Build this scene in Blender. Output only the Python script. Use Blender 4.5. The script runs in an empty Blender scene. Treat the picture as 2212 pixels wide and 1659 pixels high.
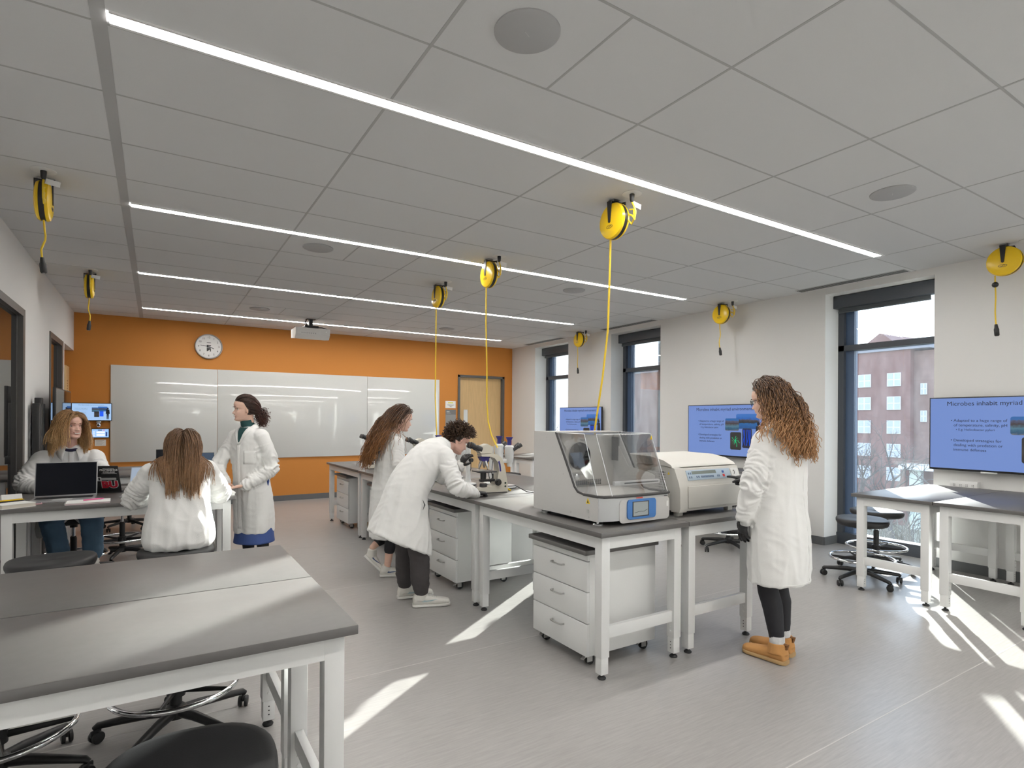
import bpy, bmesh, math, random
from mathutils import Vector, Matrix, noise, Quaternion
from math import sin, cos, pi, radians

SC = bpy.context.scene
COL = SC.collection
V = Vector

# ------------------------------------------------------------------ camera
YAW, ROLL = 0.55893, 0.006
cam_d = bpy.data.cameras.new('camera')
cam = bpy.data.objects.new('camera', cam_d)
COL.objects.link(cam)
cam_d.sensor_fit = 'HORIZONTAL'
cam_d.sensor_width = 36.0
cam_d.lens = 1230.42 / 2212 * 36.0
cam_d.shift_y = (906.94 - 829.5) / 2212
cam_d.clip_start = 0.05
cam_d.clip_end = 300
_r = V((cos(YAW), -sin(YAW), 0)); _u = V((0, 0, 1)); _f = V((sin(YAW), cos(YAW), 0))
_r2 = _r * cos(ROLL) + _u * sin(ROLL)
_u2 = -_r * sin(ROLL) + _u * cos(ROLL)
_m = Matrix((_r2, _u2, -_f)).transposed().to_4x4()
_m.translation = V((0, 0, 1.52))
cam.matrix_world = _m
SC.camera = cam

# ------------------------------------------------------------------ light and exposure
vs = SC.view_settings
vs.view_transform = 'Standard'
vs.look = 'None'
vs.gamma = 1.0
vs.use_curve_mapping = False
vs.exposure = 0.22
SC.display_settings.display_device = 'sRGB'

SKY_STRENGTH = 3.6
SUN_STRENGTH = 32.0
STRIP_STRENGTH = 45.0

w = bpy.data.worlds.new('sky'); SC.world = w
w.use_nodes = True
nt = w.node_tree; nt.nodes.clear()
_o = nt.nodes.new('ShaderNodeOutputWorld'); _b = nt.nodes.new('ShaderNodeBackground')
_g = nt.nodes.new('ShaderNodeTexCoord'); _s = nt.nodes.new('ShaderNodeSeparateXYZ'); _rmp = nt.nodes.new('ShaderNodeValToRGB')
nt.links.new(_g.outputs['Generated'], _s.inputs[0]); nt.links.new(_s.outputs['Z'], _rmp.inputs[0])
_rmp.color_ramp.elements[0].position = 0.0; _rmp.color_ramp.elements[0].color = (0.93, 0.96, 1.0, 1)
_rmp.color_ramp.elements[1].position = 0.7; _rmp.color_ramp.elements[1].color = (0.55, 0.72, 1.0, 1)
nt.links.new(_rmp.outputs[0], _b.inputs[0]); nt.links.new(_b.outputs[0], _o.inputs[0])
_b.inputs[1].default_value = SKY_STRENGTH

sun_d = bpy.data.lights.new('sun', 'SUN'); sun_d.energy = SUN_STRENGTH; sun_d.angle = radians(0.6); sun_d.color = (1.0, 0.93, 0.83)
sun = bpy.data.objects.new('sun', sun_d); COL.objects.link(sun)
SUN_DIR = V((-1.0, -0.698, -0.264))
sun.rotation_euler = SUN_DIR.to_track_quat('-Z', 'Y').to_euler()
sun.location = (20, 14, 6)
SC.cycles.use_denoising = True
SC.cycles.max_bounces = 10
SC.cycles.diffuse_bounces = 6
SC.cycles.glossy_bounces = 4
SC.cycles.transparent_max_bounces = 12
SC.cycles.caustics_reflective = False
SC.cycles.caustics_refractive = False
SC.cycles.sample_clamp_indirect = 6.0

# ------------------------------------------------------------------ materials
_M = {}
def mat(name, col, rough=0.5, metal=0.0, spec=0.5, var=0.0, vscale=8.0, bump=0.0, bscale=60.0, emit=0.0, coat=0.0,
        stretch=None, sheen=0.0, trans=0.0, sss=0.0):
    if name in _M: return _M[name]
    m = bpy.data.materials.new(name); m.use_nodes = True
    n = m.node_tree; b = n.nodes['Principled BSDF']
    b.inputs['Base Color'].default_value = (*col, 1)
    b.inputs['Roughness'].default_value = rough
    b.inputs['Metallic'].default_value = metal
    b.inputs['Specular IOR Level'].default_value = spec
    if coat: b.inputs['Coat Weight'].default_value = coat
    if sheen: b.inputs['Sheen Weight'].default_value = sheen
    if sss:
        b.inputs['Subsurface Weight'].default_value = sss
        b.inputs['Subsurface Radius'].default_value = (0.012, 0.005, 0.003)
        b.inputs['Subsurface Scale'].default_value = 1.0
    if emit:
        b.inputs['Emission Color'].default_value = (*col, 1)
        b.inputs['Base Color'].default_value = tuple(c * 0.12 for c in col) + (1,)
        b.inputs['Emission Strength'].default_value = emit
    if var or bump:
        tc = n.nodes.new('ShaderNodeTexCoord'); mp = n.nodes.new('ShaderNodeMapping')
        n.links.new(tc.outputs['Object'], mp.inputs[0])
        if stretch: mp.inputs['Scale'].default_value = stretch
    if var:
        t = n.nodes.new('ShaderNodeTexNoise'); t.inputs['Scale'].default_value = vscale; t.inputs['Detail'].default_value = 4
        n.links.new(mp.outputs[0], t.inputs[0])
        mx = n.nodes.new('ShaderNodeMix'); mx.data_type = 'RGBA'
        mx.inputs['A'].default_value = tuple(c * (1 - var) for c in col) + (1,)
        mx.inputs['B'].default_value = tuple(min(1, c * (1 + var)) for c in col) + (1,)
        n.links.new(t.outputs[0], mx.inputs['Factor']); n.links.new(mx.outputs['Result'], b.inputs['Base Color'])
    if bump:
        t2 = n.nodes.new('ShaderNodeTexNoise'); t2.inputs['Scale'].default_value = bscale; t2.inputs['Detail'].default_value = 3
        n.links.new(mp.outputs[0], t2.inputs[0])
        bp = n.nodes.new('ShaderNodeBump'); bp.inputs['Strength'].default_value = bump; bp.inputs['Distance'].default_value = 0.01
        n.links.new(t2.outputs[0], bp.inputs['Height']); n.links.new(bp.outputs[0], b.inputs['Normal'])
    _M[name] = m
    return m

def glass_mat(name, tint=(1, 1, 1), gloss=0.6, haze=0.0):
    if name in _M: return _M[name]
    m = bpy.data.materials.new(name); m.use_nodes = True
    n = m.node_tree; n.nodes.clear()
    o = n.nodes.new('ShaderNodeOutputMaterial'); t = n.nodes.new('ShaderNodeBsdfTransparent'); g = n.nodes.new('ShaderNodeBsdfGlossy')
    f = n.nodes.new('ShaderNodeFresnel'); mx = n.nodes.new('ShaderNodeMixShader'); mu = n.nodes.new('ShaderNodeMath')
    mu.operation = 'MULTIPLY'; mu.inputs[1].default_value = gloss
    f.inputs[0].default_value = 1.45
    g.inputs['Roughness'].default_value = 0.02
    t.inputs[0].default_value = (*tint, 1)
    n.links.new(f.outputs[0], mu.inputs[0]); n.links.new(mu.outputs[0], mx.inputs[0])
    n.links.new(t.outputs[0], mx.inputs[1]); n.links.new(g.outputs[0], mx.inputs[2]); n.links.new(mx.outputs[0], o.inputs[0])
    if haze:  # mixes a pale blue veil into the pane to imitate hazy air outside
        tr = n.nodes.new('ShaderNodeBsdfTranslucent'); tr.inputs[0].default_value = (0.75, 0.82, 0.95, 1)
        tc = n.nodes.new('ShaderNodeTexCoord'); ns = n.nodes.new('ShaderNodeTexNoise'); ns.inputs['Scale'].default_value = 9.0; ns.inputs['Detail'].default_value = 8
        mp = n.nodes.new('ShaderNodeMapping'); mp.inputs['Scale'].default_value = (1, 1, 0.35)
        n.links.new(tc.outputs['Object'], mp.inputs[0]); n.links.new(mp.outputs[0], ns.inputs[0])
        ml = n.nodes.new('ShaderNodeMath'); ml.operation = 'MULTIPLY'; ml.inputs[1].default_value = haze
        m2 = n.nodes.new('ShaderNodeMixShader')
        n.links.new(ns.outputs[0], ml.inputs[0]); n.links.new(ml.outputs[0], m2.inputs[0])
        n.links.new(mx.outputs[0], m2.inputs[1]); n.links.new(tr.outputs[0], m2.inputs[2]); n.links.new(m2.outputs[0], o.inputs[0])
    _M[name] = m
    return m

WHITE = mat('white painted steel', (0.74, 0.745, 0.74), 0.32, spec=0.45, bump=0.02, bscale=250)
TOP = mat('dark grey resin worktop', (0.098, 0.093, 0.09), 0.38, spec=0.9, var=0.12, vscale=30)
BLACKP = mat('black plastic', (0.014, 0.014, 0.015), 0.42, bump=0.02, bscale=300)
RUBBER = mat('black rubber', (0.018, 0.018, 0.019), 0.6)
VINYL = mat('black moulded vinyl', (0.022, 0.022, 0.024), 0.5, bump=0.06, bscale=320)
CHROME = mat('polished chrome', (0.82, 0.83, 0.85), 0.08, metal=1.0, bump=0.004, bscale=20)
STEEL = mat('brushed steel', (0.55, 0.55, 0.54), 0.3, metal=1.0, bump=0.02, bscale=200)
YELLOW = mat('yellow enamel', (0.86, 0.56, 0.012), 0.25, spec=0.5, bump=0.01, bscale=80)
YCORD = mat('yellow cord jacket', (0.74, 0.5, 0.02), 0.45)
PAPER = mat('white paper', (0.8, 0.8, 0.78), 0.8, var=0.02, vscale=40)
INK = mat('dark print', (0.03, 0.03, 0.035), 0.7)
CHAR = mat('charcoal anodised frame', (0.055, 0.062, 0.075), 0.4, bump=0.02, bscale=150)
BASEB = mat('grey vinyl base', (0.12, 0.125, 0.13), 0.5, var=0.05)
WPAINT = mat('white wall paint', (0.73, 0.725, 0.715), 0.75, bump=0.05, bscale=220)
OPAINT = mat('orange wall paint', (0.56, 0.215, 0.036), 0.7, bump=0.05, bscale=220)

# ------------------------------------------------------------------ mesh builder
class MB:
    def __init__(s): s.bm = bmesh.new()
    def box(s, x0, x1, y0, y1, z0, z1, bev=0.0, M=None):
        bm2 = bmesh.new() if bev else s.bm
        vs_ = [bm2.verts.new(p) for p in ((x0,y0,z0),(x1,y0,z0),(x1,y1,z0),(x0,y1,z0),(x0,y0,z1),(x1,y0,z1),(x1,y1,z1),(x0,y1,z1))]
        for f in ((3,2,1,0),(4,5,6,7),(0,1,5,4),(1,2,6,5),(2,3,7,6),(3,0,4,7)): bm2.faces.new([vs_[i] for i in f])
        if bev:
            bmesh.ops.bevel(bm2, geom=list(bm2.edges), offset=bev, segments=2, affect='EDGES', profile=0.5)
            if M is not None: bmesh.ops.transform(bm2, matrix=M, verts=bm2.verts)
            s.merge(bm2)
        elif M is not None: bmesh.ops.transform(s.bm, matrix=M, verts=vs_)
        return s
    def merge(s, b2):
        me = bpy.data.meshes.new('tmp'); b2.to_mesh(me); b2.free(); s.bm.from_mesh(me); bpy.data.meshes.remove(me)
        return s
    def loft(s, rings, cap=True, closed=True):
        R = []
        for r in rings: R.append([s.bm.verts.new(p) for p in r])
        n = len(rings[0])
        for a, b in zip(R, R[1:]):
            for i in range(n if closed else n - 1):
                j = (i + 1) % n
                s.bm.faces.new((a[i], a[j], b[j], b[i]))
        if cap and closed:
            try: s.bm.faces.new(list(reversed(R[0])))
            except ValueError: pass
            try: s.bm.faces.new(R[-1])
            except ValueError: pass
        return s
    def tube(s, pts, r, n=10, cap=True, up=None, flat=1.0, round_ends=False):
        pts = [V(p) for p in pts]; k = len(pts)
        rad = r if isinstance(r, (list, tuple)) else [r] * k
        if round_ends:
            d0 = (pts[0] - pts[1]).normalized(); d1 = (pts[-1] - pts[-2]).normalized()
            r0, r1 = rad[0], rad[-1]
            P, Q = [], []
            for a in (0.15, 0.5, 0.85):
                P.append(pts[0] + d0 * r0 * cos(a * pi / 2)); Q.append(r0 * sin(a * pi / 2))
            P2, Q2 = [], []
            for a in (0.85, 0.5, 0.15):
                P2.append(pts[-1] + d1 * r1 * cos(a * pi / 2)); Q2.append(r1 * sin(a * pi / 2))
            pts = P + pts + P2; rad = Q + list(rad) + Q2; k = len(pts)
        T = []
        for i in range(k):
            t = pts[min(i + 1, k - 1)] - pts[max(i - 1, 0)]
            T.append(t.normalized() if t.length > 1e-9 else V((0, 0, 1)))
        ref = V(up) if up is not None else (V((0, 0, 1)) if abs(T[0].z) < 0.9 else V((0, 1, 0)))
        nrm = (ref - T[0] * ref.dot(T[0])).normalized()
        rings = []
        for i in range(k):
            if i:
                nrm = nrm - T[i] * nrm.dot(T[i])
                nrm = nrm.normalized() if nrm.length > 1e-6 else T[i].orthogonal().normalized()
            b = T[i].cross(nrm)
            rings.append([pts[i] + (nrm * cos(2 * pi * j / n) + b * sin(2 * pi * j / n) * flat) * rad[i] for j in range(n)])
        return s.loft(rings, cap)
    def cyl(s, c, r, h, axis='Z', n=24, r2=None):
        c = V(c); a = {'X': V((1,0,0)), 'Y': V((0,1,0)), 'Z': V((0,0,1))}[axis] if isinstance(axis, str) else V(axis).normalized()
        return s.tube([c, c + a * h], [r, r if r2 is None else r2], n)
    def lathe(s, c, prof, axis='Z', n=32):
        c = V(c); a = {'X': V((1,0,0)), 'Y': V((0,1,0)), 'Z': V((0,0,1))}[axis] if isinstance(axis, str) else V(axis).normalized()
        u = a.orthogonal().normalized(); v = a.cross(u)
        rings = [[c + a * h + (u * cos(2*pi*j/n) + v * sin(2*pi*j/n)) * max(r, 1e-4) for j in range(n)] for r, h in prof]
        return s.loft(rings, True)
    def prism(s, poly, axis, a0, a1):
        # poly: 2d outline; axis is the extruded one. 'X': (y,z); 'Y': (x,z); 'Z': (x,y)
        def P(p, a):
            return {'X': (a, p[0], p[1]), 'Y': (p[0], a, p[1]), 'Z': (p[0], p[1], a)}[axis]
        A = [s.bm.verts.new(P(p, a0)) for p in poly]; B = [s.bm.verts.new(P(p, a1)) for p in poly]
        n = len(poly)
        for i in range(n):
            j = (i + 1) % n
            s.bm.faces.new((A[i], A[j], B[j], B[i]))
        s.bm.faces.new(list(reversed(A))); s.bm.faces.new(B)
        return s
    def ball(s, c, r, n=12, sc=(1, 1, 1), M=None):
        c = V(c)
        rings = []
        for i in range(n + 1):
            t = pi * i / n; t = min(max(t, 0.02), pi - 0.02)
            ring = []
            for j in range(n * 2):
                p = V((sin(t) * cos(pi * j / n) * sc[0], sin(t) * sin(pi * j / n) * sc[1], -cos(t) * sc[2])) * r
                if M is not None: p = M @ p
                ring.append(c + p)
            rings.append(ring)
        return s.loft(rings, True)
    def mesh(s, name, smooth=None):
        bmesh.ops.recalc_face_normals(s.bm, faces=s.bm.faces)
        me = bpy.data.meshes.new(name); s.bm.to_mesh(me); s.bm.free()
        if smooth:
            me.polygons.foreach_set('use_smooth', [True] * len(me.polygons))
            if smooth is not True:
                me.set_sharp_from_angle(angle=radians(smooth))
        return me
    def build(s, name, m, parent=None, smooth=40, label=None):
        return link(name, s.mesh(name, smooth), m, parent, label)

def link(name, me, m, parent=None, label=None):
    o = bpy.data.objects.new(name, me)
    if m is not None:
        for q in (m if isinstance(m, (list, tuple)) else [m]): me.materials.append(q)
    COL.objects.link(o)
    if parent is not None: o.parent = parent
    if label: o['label'] = label
    return o

def tag(o, label, cat, group=None):
    o['label'] = label; o['category'] = cat
    if group: o['group'] = group
    return o

def thing(name, label, cat, loc=(0, 0, 0), rz=0.0, group=None):
    o = bpy.data.objects.new(name, None); COL.objects.link(o)
    o.location = loc; o.rotation_euler = (0, 0, rz); o.empty_display_size = 0.1
    return tag(o, label, cat, group)

def struct(name, mb, m, parent=None, smooth=None):
    o = mb.build(name, m, parent, smooth)
    if parent is None: o['kind'] = 'structure'
    return o

KIDS = {}
def copy_tree(o, loc, rz, label, group=None):
    c = o.copy(); COL.objects.link(c); c.location = loc; c.rotation_euler = (0, 0, rz); c['label'] = label
    if group: c['group'] = group
    allo = list(bpy.data.objects)
    def rec(a, b):
        for ch in [q for q in allo if q.parent == a]:
            d = ch.copy(); COL.objects.link(d); d.parent = b
            rec(ch, d)
    rec(o, c)
    return c

def arc(c, r, a0, a1, n, plane='XZ'):
    out = []
    for i in range(n + 1):
        a = a0 + (a1 - a0) * i / n
        u, v = r * cos(a), r * sin(a)
        out.append({'XZ': (c[0] + u, c[1], c[2] + v), 'YZ': (c[0], c[1] + u, c[2] + v), 'XY': (c[0] + u, c[1] + v, c[2])}[plane])
    return out

def rrect(x0, x1, y0, y1, r, n=5):
    out = []
    for cx, cy, a in ((x1 - r, y1 - r, 0), (x0 + r, y1 - r, pi/2), (x0 + r, y0 + r, pi), (x1 - r, y0 + r, 1.5*pi)):
        for i in range(n + 1):
            t = a + pi / 2 * i / n
            out.append((cx + r * cos(t), cy + r * sin(t)))
    return out

def text_mesh(txt, size, bold=0.0, align='LEFT', depth=0.0004):
    cu = bpy.data.curves.new('t', 'FONT'); cu.body = txt; cu.size = size; cu.align_x = align; cu.align_y = 'CENTER'
    cu.extrude = depth; cu.offset = bold; cu.resolution_u = 3
    ob = bpy.data.objects.new('t', cu)
    me = bpy.data.meshes.new_from_object(ob)
    bpy.data.objects.remove(ob); bpy.data.curves.remove(cu)
    return me

def put_text(name, txt, size, m, M, parent=None, bold=0.0, align='LEFT', scale=(1, 1, 1)):
    me = text_mesh(txt, size, bold, align)
    me.transform(M @ Matrix.Diagonal((*scale, 1)))
    return link(name, me, m, parent)

def frame(o, xdir, ydir):
    x = V(xdir).normalized(); y = V(ydir); y = (y - x * y.dot(x)).normalized(); z = x.cross(y)
    M = Matrix((x, y, z)).transposed().to_4x4(); M.translation = V(o)
    return M
# ------------------------------------------------------------------ the room
CH = 3.16; XR = 6.977; XL = -1.09; YB = 11.161; YF = -2.6
# floor: grey sheet linoleum with fine streaks and welded seams
def floor_mat():
    m = bpy.data.materials.new('grey streaked linoleum'); m.use_nodes = True
    n = m.node_tree; b = n.nodes['Principled BSDF']
    tc = n.nodes.new('ShaderNodeTexCoord'); mp = n.nodes.new('ShaderNodeMapping'); mp.inputs['Scale'].default_value = (3.0, 38.0, 1)
    t = n.nodes.new('ShaderNodeTexNoise'); t.inputs['Scale'].default_value = 2.2; t.inputs['Detail'].default_value = 6; t.inputs['Roughness'].default_value = 0.6
    n.links.new(tc.outputs['Object'], mp.inputs[0]); n.links.new(mp.outputs[0], t.inputs[0])
    r = n.nodes.new('ShaderNodeValToRGB')
    r.color_ramp.elements[0].position = 0.3; r.color_ramp.elements[0].color = (0.30, 0.288, 0.28, 1)
    r.color_ramp.elements[1].position = 0.72; r.color_ramp.elements[1].color = (0.375, 0.362, 0.352, 1)
    n.links.new(t.outputs[0], r.inputs[0]); n.links.new(r.outputs[0], b.inputs['Base Color'])
    b.inputs['Roughness'].default_value = 0.3; b.inputs['Specular IOR Level'].default_value = 0.6
    t2 = n.nodes.new('ShaderNodeTexNoise'); t2.inputs['Scale'].default_value = 5.0; t2.inputs['Detail'].default_value = 3
    n.links.new(tc.outputs['Object'], t2.inputs[0])
    bp = n.nodes.new('ShaderNodeBump'); bp.inputs['Strength'].default_value = 0.08; bp.inputs['Distance'].default_value = 0.02
    n.links.new(t2.outputs[0], bp.inputs['Height']); n.links.new(bp.outputs[0], b.inputs['Normal'])
    return m
FLOOR = floor_mat()
fl = MB().box(-2.6, 7.5, YF, YB + 0.2, -0.12, 0.0)
struct('floor', fl, FLOOR)
seam = MB()
for y in (1.475, 3.31, 5.14, 6.97, 8.8): seam.box(XL, XR, y - 0.003, y + 0.003, 0.0001, 0.0006)
so = struct('trim_1', seam, mat('pale seam weld', (0.5, 0.49, 0.47), 0.45))

# ceiling with exposed tees
CEIL = mat('white mineral ceiling tile', (0.66, 0.662, 0.665), 0.9, bump=0.08, bscale=320)
TEE = mat('white metal ceiling tee', (0.42, 0.42, 0.42), 0.6, bump=0.01)
STRIPY = (2.8525, 5.27, 7.688, 10.105, 0.435, -1.98)
cm = MB()
edges = [YF]
for y in sorted(STRIPY): edges += [y - 0.037, y + 0.037]
edges.append(YB)
cm.box(-2.6, 7.6, YF, YB + 0.2, CH, CH + 0.1)
struct('ceiling', cm, CEIL)
tee = MB()
TX = (1.015, 2.256, 3.501, 4.777, 6.069)
for x in TX:
    for i in range(0, len(edges), 2): tee.box(x - 0.007, x + 0.007, edges[i], edges[i + 1], CH - 0.0015, CH)
tee.box(-0.235, -0.18, YF, YB, CH - 0.002, CH)
ys = [2.915 + 0.605 * k for k in range(-9, 14)]
for y in ys:
    if y < YF or y > YB: continue
    tee.box(XL, XR, y - 0.006, y + 0.006, CH - 0.0012, CH)
for xc in (1.635, 4.14):
    for y0 in (1.709, 5.335, 8.96): tee.box(xc - 0.006, xc + 0.006, y0, y0 + 0.6, CH - 0.0012, CH)
struct('trim_2', tee, TEE)

# walls
wl = MB()
DTOP = 2.56
wl.box(XL - 0.15, XL, YF, 5.75, 0, CH); wl.box(XL - 0.15, XL, 7.18, 8.76, 0, CH); wl.box(XL - 0.15, XL, 9.9, 10.082, 0, CH)
wl.box(XL - 0.15, XL, 5.75, 7.18, DTOP, CH); wl.box(XL - 0.15, XL, 8.76, 9.9, DTOP, CH)
wl.box(XL - 0.9, XL, 10.082, YB, DTOP, CH)
struct('wall_left', wl, WPAINT)
rec = MB()
rec.box(-2.3, -2.15, 10.0, YB, 0, DTOP + .1); rec.box(-2.3, XL - 0.15, 9.93, 10.02, 0, DTOP + .1)
struct('wall_recess', rec, WPAINT)
wb = MB()
DX0, DX1, DZ = 5.581, 6.761, 2.50
wb.box(-2.3, DX0, YB, YB + 0.15, 0, CH); wb.box(DX1, XR + 0.2, YB, YB + 0.15, 0, CH); wb.box(DX0, DX1, YB, YB + 0.15, DZ, CH)
struct('wall_back', wb, OPAINT)
struct('wall_front', MB().box(-1.3, 7.5, YF - 0.15, YF, 0, CH), WPAINT)
WIN = [(2.742, 3.90), (6.60, 7.79), (9.05, 10.22), (-1.115, 0.045)]
WTOP = 3.082
XO = 7.42
wr = MB()
ysp = sorted(WIN)
prev = YF
for a, b in ysp:
    wr.box(XR, XO, prev, a, 0, CH); wr.box(XR, XO, a, b, WTOP, CH); prev = b
wr.box(XR, XO, prev, YB + 0.15, 0, CH)
struct('wall_right', wr, WPAINT)
# facade thickness outside the glass
fac = MB()
prev = YF
for a, b in ysp:
    off = 0.47 if a == 6.60 else 0.15  # middle window's outer jamb widened out of view to trim its sunbeam
    fac.box(XO, XO + 0.12, prev, a + off, -0.5, CH + .4); fac.box(XO, XO + 0.12, a + off, b, WTOP, CH + .4); prev = b
fac.box(XO, XO + 0.12, prev, YB + 0.15, -0.5, CH + .4)
struct('wall_facade', fac, mat('dark blue grey cladding', (0.1, 0.135, 0.2), 0.5))

bb = MB()
prev = YF
for a, b in ysp:
    bb.box(XR - 0.012, XR, prev, a, 0, 0.1); bb.box(XR, 7.25, a, a + 0.012, 0, 0.1); bb.box(XR, 7.25, b - 0.012, b, 0, 0.1); prev = b
bb.box(XR - 0.012, XR, prev, YB, 0, 0.1)
struct('baseboard_right', bb, BASEB)
struct('baseboard_back', MB().box(-2.1, DX0, YB - 0.012, YB, 0, 0.1).box(DX1, XR, YB - 0.012, YB, 0, 0.1), BASEB)
struct('baseboard_left', MB().box(XL, XL + 0.012, YF, 5.75, 0, 0.1).box(XL, XL + 0.012, 7.18, 8.76, 0, 0.1).box(XL, XL + 0.012, 9.9, 10.08, 0, 0.1), BASEB)

# windows
WGLASS = glass_mat('window glass', (0.9, 0.95, 0.97), 0.7, 0.022)
HAZE = None
for k, (a, b) in enumerate(WIN):
    f = MB()
    x0, x1 = 7.27, 7.40
    f.box(x0, x1, b - 0.07, b, 0.0, WTOP); f.box(x0, x1, a, a + 0.07, 0.0, WTOP)
    f.box(x0, x1, a, b, WTOP - 0.09, WTOP); f.box(x0, x1, a, b, 2.40, 2.47)
    f.box(x0 - 0.02, x1, a, b, 0.0, 0.14)
    o = struct('window_%d' % (k + 1), f, CHAR)
    struct('side_mullion', MB().box(7.32, 7.40, b - 0.17, b - 0.07, 0.14, WTOP - 0.09), mat('slate blue mullion', (0.07, 0.11, 0.19), 0.4), o)
    struct('lower_pane', MB().box(7.335, 7.345, a + 0.07, b - 0.17, 0.14, 2.40), WGLASS, o)
    struct('upper_pane', MB().box(7.335, 7.345, a + 0.07, b - 0.17, 2.47, WTOP - 0.09), WGLASS, o)
    if k < 3:
        nm = ['nearest window', 'middle window', 'farthest window'][k]
        t = thing('roller_blind', 'dark grey roller blind rolled up at the top of the ' + nm, 'blind', (7.2, (a + b) / 2, 3.0))
        hw = (b - a) / 2
        bl = MB().box(-0.05, 0.06, -hw + 0.06, hw, -0.075, 0.075, 0.004); bl.build('cassette', CHAR, t)
        MB().box(0.015, 0.025, -hw + 0.13, hw - 0.03, -0.115, -0.07).box(0.005, 0.035, -hw + 0.13, hw - 0.03, -0.13, -0.112, 0.003).build('hem_bar', mat('dark grey blind cloth', (0.09, 0.1, 0.11), 0.8), t)
# linear slot diffusers in the ceiling above each window
for k, (y0, y1) in enumerate(((2.95, 4.18), (6.62, 7.88), (9.07, 10.4))):
    nm = ['nearest', 'middle', 'farthest'][k]
    t = thing('slot_diffuser', 'linear slot air diffuser in the ceiling above the %s window' % nm, 'vent', (6.86, (y0 + y1) / 2, CH), group=None)
    h = (y1 - y0) / 2
    MB().box(-0.075, 0.075, -h, h, -0.004, -0.001).build('frame', mat('diffuser grey', (0.42, 0.42, 0.42), 0.5), t)
    sl = MB()
    for q in (-0.04, 0.0, 0.04): sl.box(q - 0.009, q + 0.009, -h + 0.01, h - 0.01, -0.006, -0.003)
    sl.build('slot', mat('slot black', (0.03, 0.03, 0.03), 0.8), t)

# ceiling strip lights
LAMP = mat('lit strip diffuser', (1.0, 0.97, 0.925), 0.5, emit=STRIP_STRENGTH)
for k, y in enumerate(STRIPY):
    nm = ['nearest of the four in view', 'second from the front', 'third from the front',
          'farthest, by the orange wall', 'overhead just outside the view', 'at the rear outside the view'][k]
    t = thing('strip_light', 'long recessed linear ceiling light, ' + nm, 'light', (2.93, y, CH), group='recessed linear ceiling lights')
    MB().box(-3.1, 3.1, -0.034, 0.034, -0.006, -0.001).build('diffuser', LAMP, t)
    MB().box(-3.1, 3.1, -0.046, -0.034, -0.009, -0.001).box(-3.1, 3.1, 0.034, 0.046, -0.009, -0.001).box(-3.1, 3.1, 0.052, 0.058, -0.005, -0.001).build('trim', mat('white strip trim', (0.8, 0.8, 0.79), 0.4), t)

# ceiling speakers
SPK = mat('grey perforated speaker grille', (0.42, 0.42, 0.425), 0.7, bump=0.15, bscale=500)
s0 = None
for k, (x, y) in enumerate(((1.322, 2.01), (4.455, 2.014), (1.311, 5.623), (4.467, 5.684), (1.311, 9.237), (4.449, 9.355))):
    lb = ['large round ceiling speaker nearest the camera, top of the picture', 'round ceiling speaker at the right, above the reel by the wall',
          'round ceiling speaker behind the second strip light, on the left', 'round ceiling speaker beside the tall yellow cord, behind the second strip light',
          'small far round ceiling speaker on the left, before the farthest strip light', 'smallest far round ceiling speaker, above the whiteboard right end'][k]
    if s0 is None:
        s0 = thing('ceiling_speaker', lb, 'speaker', (x, y, CH), group='round ceiling speakers')
        MB().lathe((0, 0, 0), [(0.0, -0.012), (0.132, -0.011), (0.14, -0.006), (0.14, 0.0)], n=48).build('grille', SPK, s0)
        MB().box(-0.018, 0.018, -0.0015, 0.0015, -0.0128, -0.0118, M=Matrix.Rotation(0.5, 4, 'Z')).build('badge', STEEL, s0)
    else: copy_tree(s0, (x, y, CH), 0, lb)

# back wall door
WOOD = mat('pale maple veneer', (0.62, 0.42, 0.2), 0.45, var=0.16, vscale=5, stretch=(9, 9, 0.7))
fr = MB()
FRM = mat('dark grey steel door frame', (0.1, 0.095, 0.09), 0.45)
fr.box(DX0, DX0 + 0.05, YB - 0.02, YB + 0.14, 0, DZ).box(DX1 - 0.05, DX1, YB - 0.02, YB + 0.14, 0, DZ).box(DX0, DX1, YB - 0.02, YB + 0.14, DZ - 0.05, DZ)
d3 = struct('door_3', fr, FRM)
sl = MB()
gx0, gx1, gz0, gz1 = 5.765, 5.875, 0.95, 1.74
sl.box(DX0 + 0.05, gx0, YB + 0.07, YB + 0.115, 0.01, DZ - 0.05).box(gx1, DX1 - 0.05, YB + 0.07, YB + 0.115, 0.01, DZ - 0.05)
sl.box(gx0, gx1, YB + 0.07, YB + 0.115, 0.01, gz0).box(gx0, gx1, YB + 0.07, YB + 0.115, gz1, DZ - 0.05)
struct('door_leaf', sl, WOOD, d3)
struct('vision_lite', MB().box(gx0, gx1, YB + 0.09, YB + 0.1, gz0, gz1), mat('pale vision glass', (0.75, 0.78, 0.78), 0.05, spec=0.8), d3)
struct('lever_handle', MB().tube([(5.70, YB + 0.07, 1.02), (5.70, YB + 0.02, 1.02), (5.82, YB + 0.02, 1.02)], 0.01, 8), STEEL, d3)
struct('wall_beyond', MB().box(5.3, 7.2, YB + 0.55, YB + 0.65, 0, CH), WPAINT)

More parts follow.
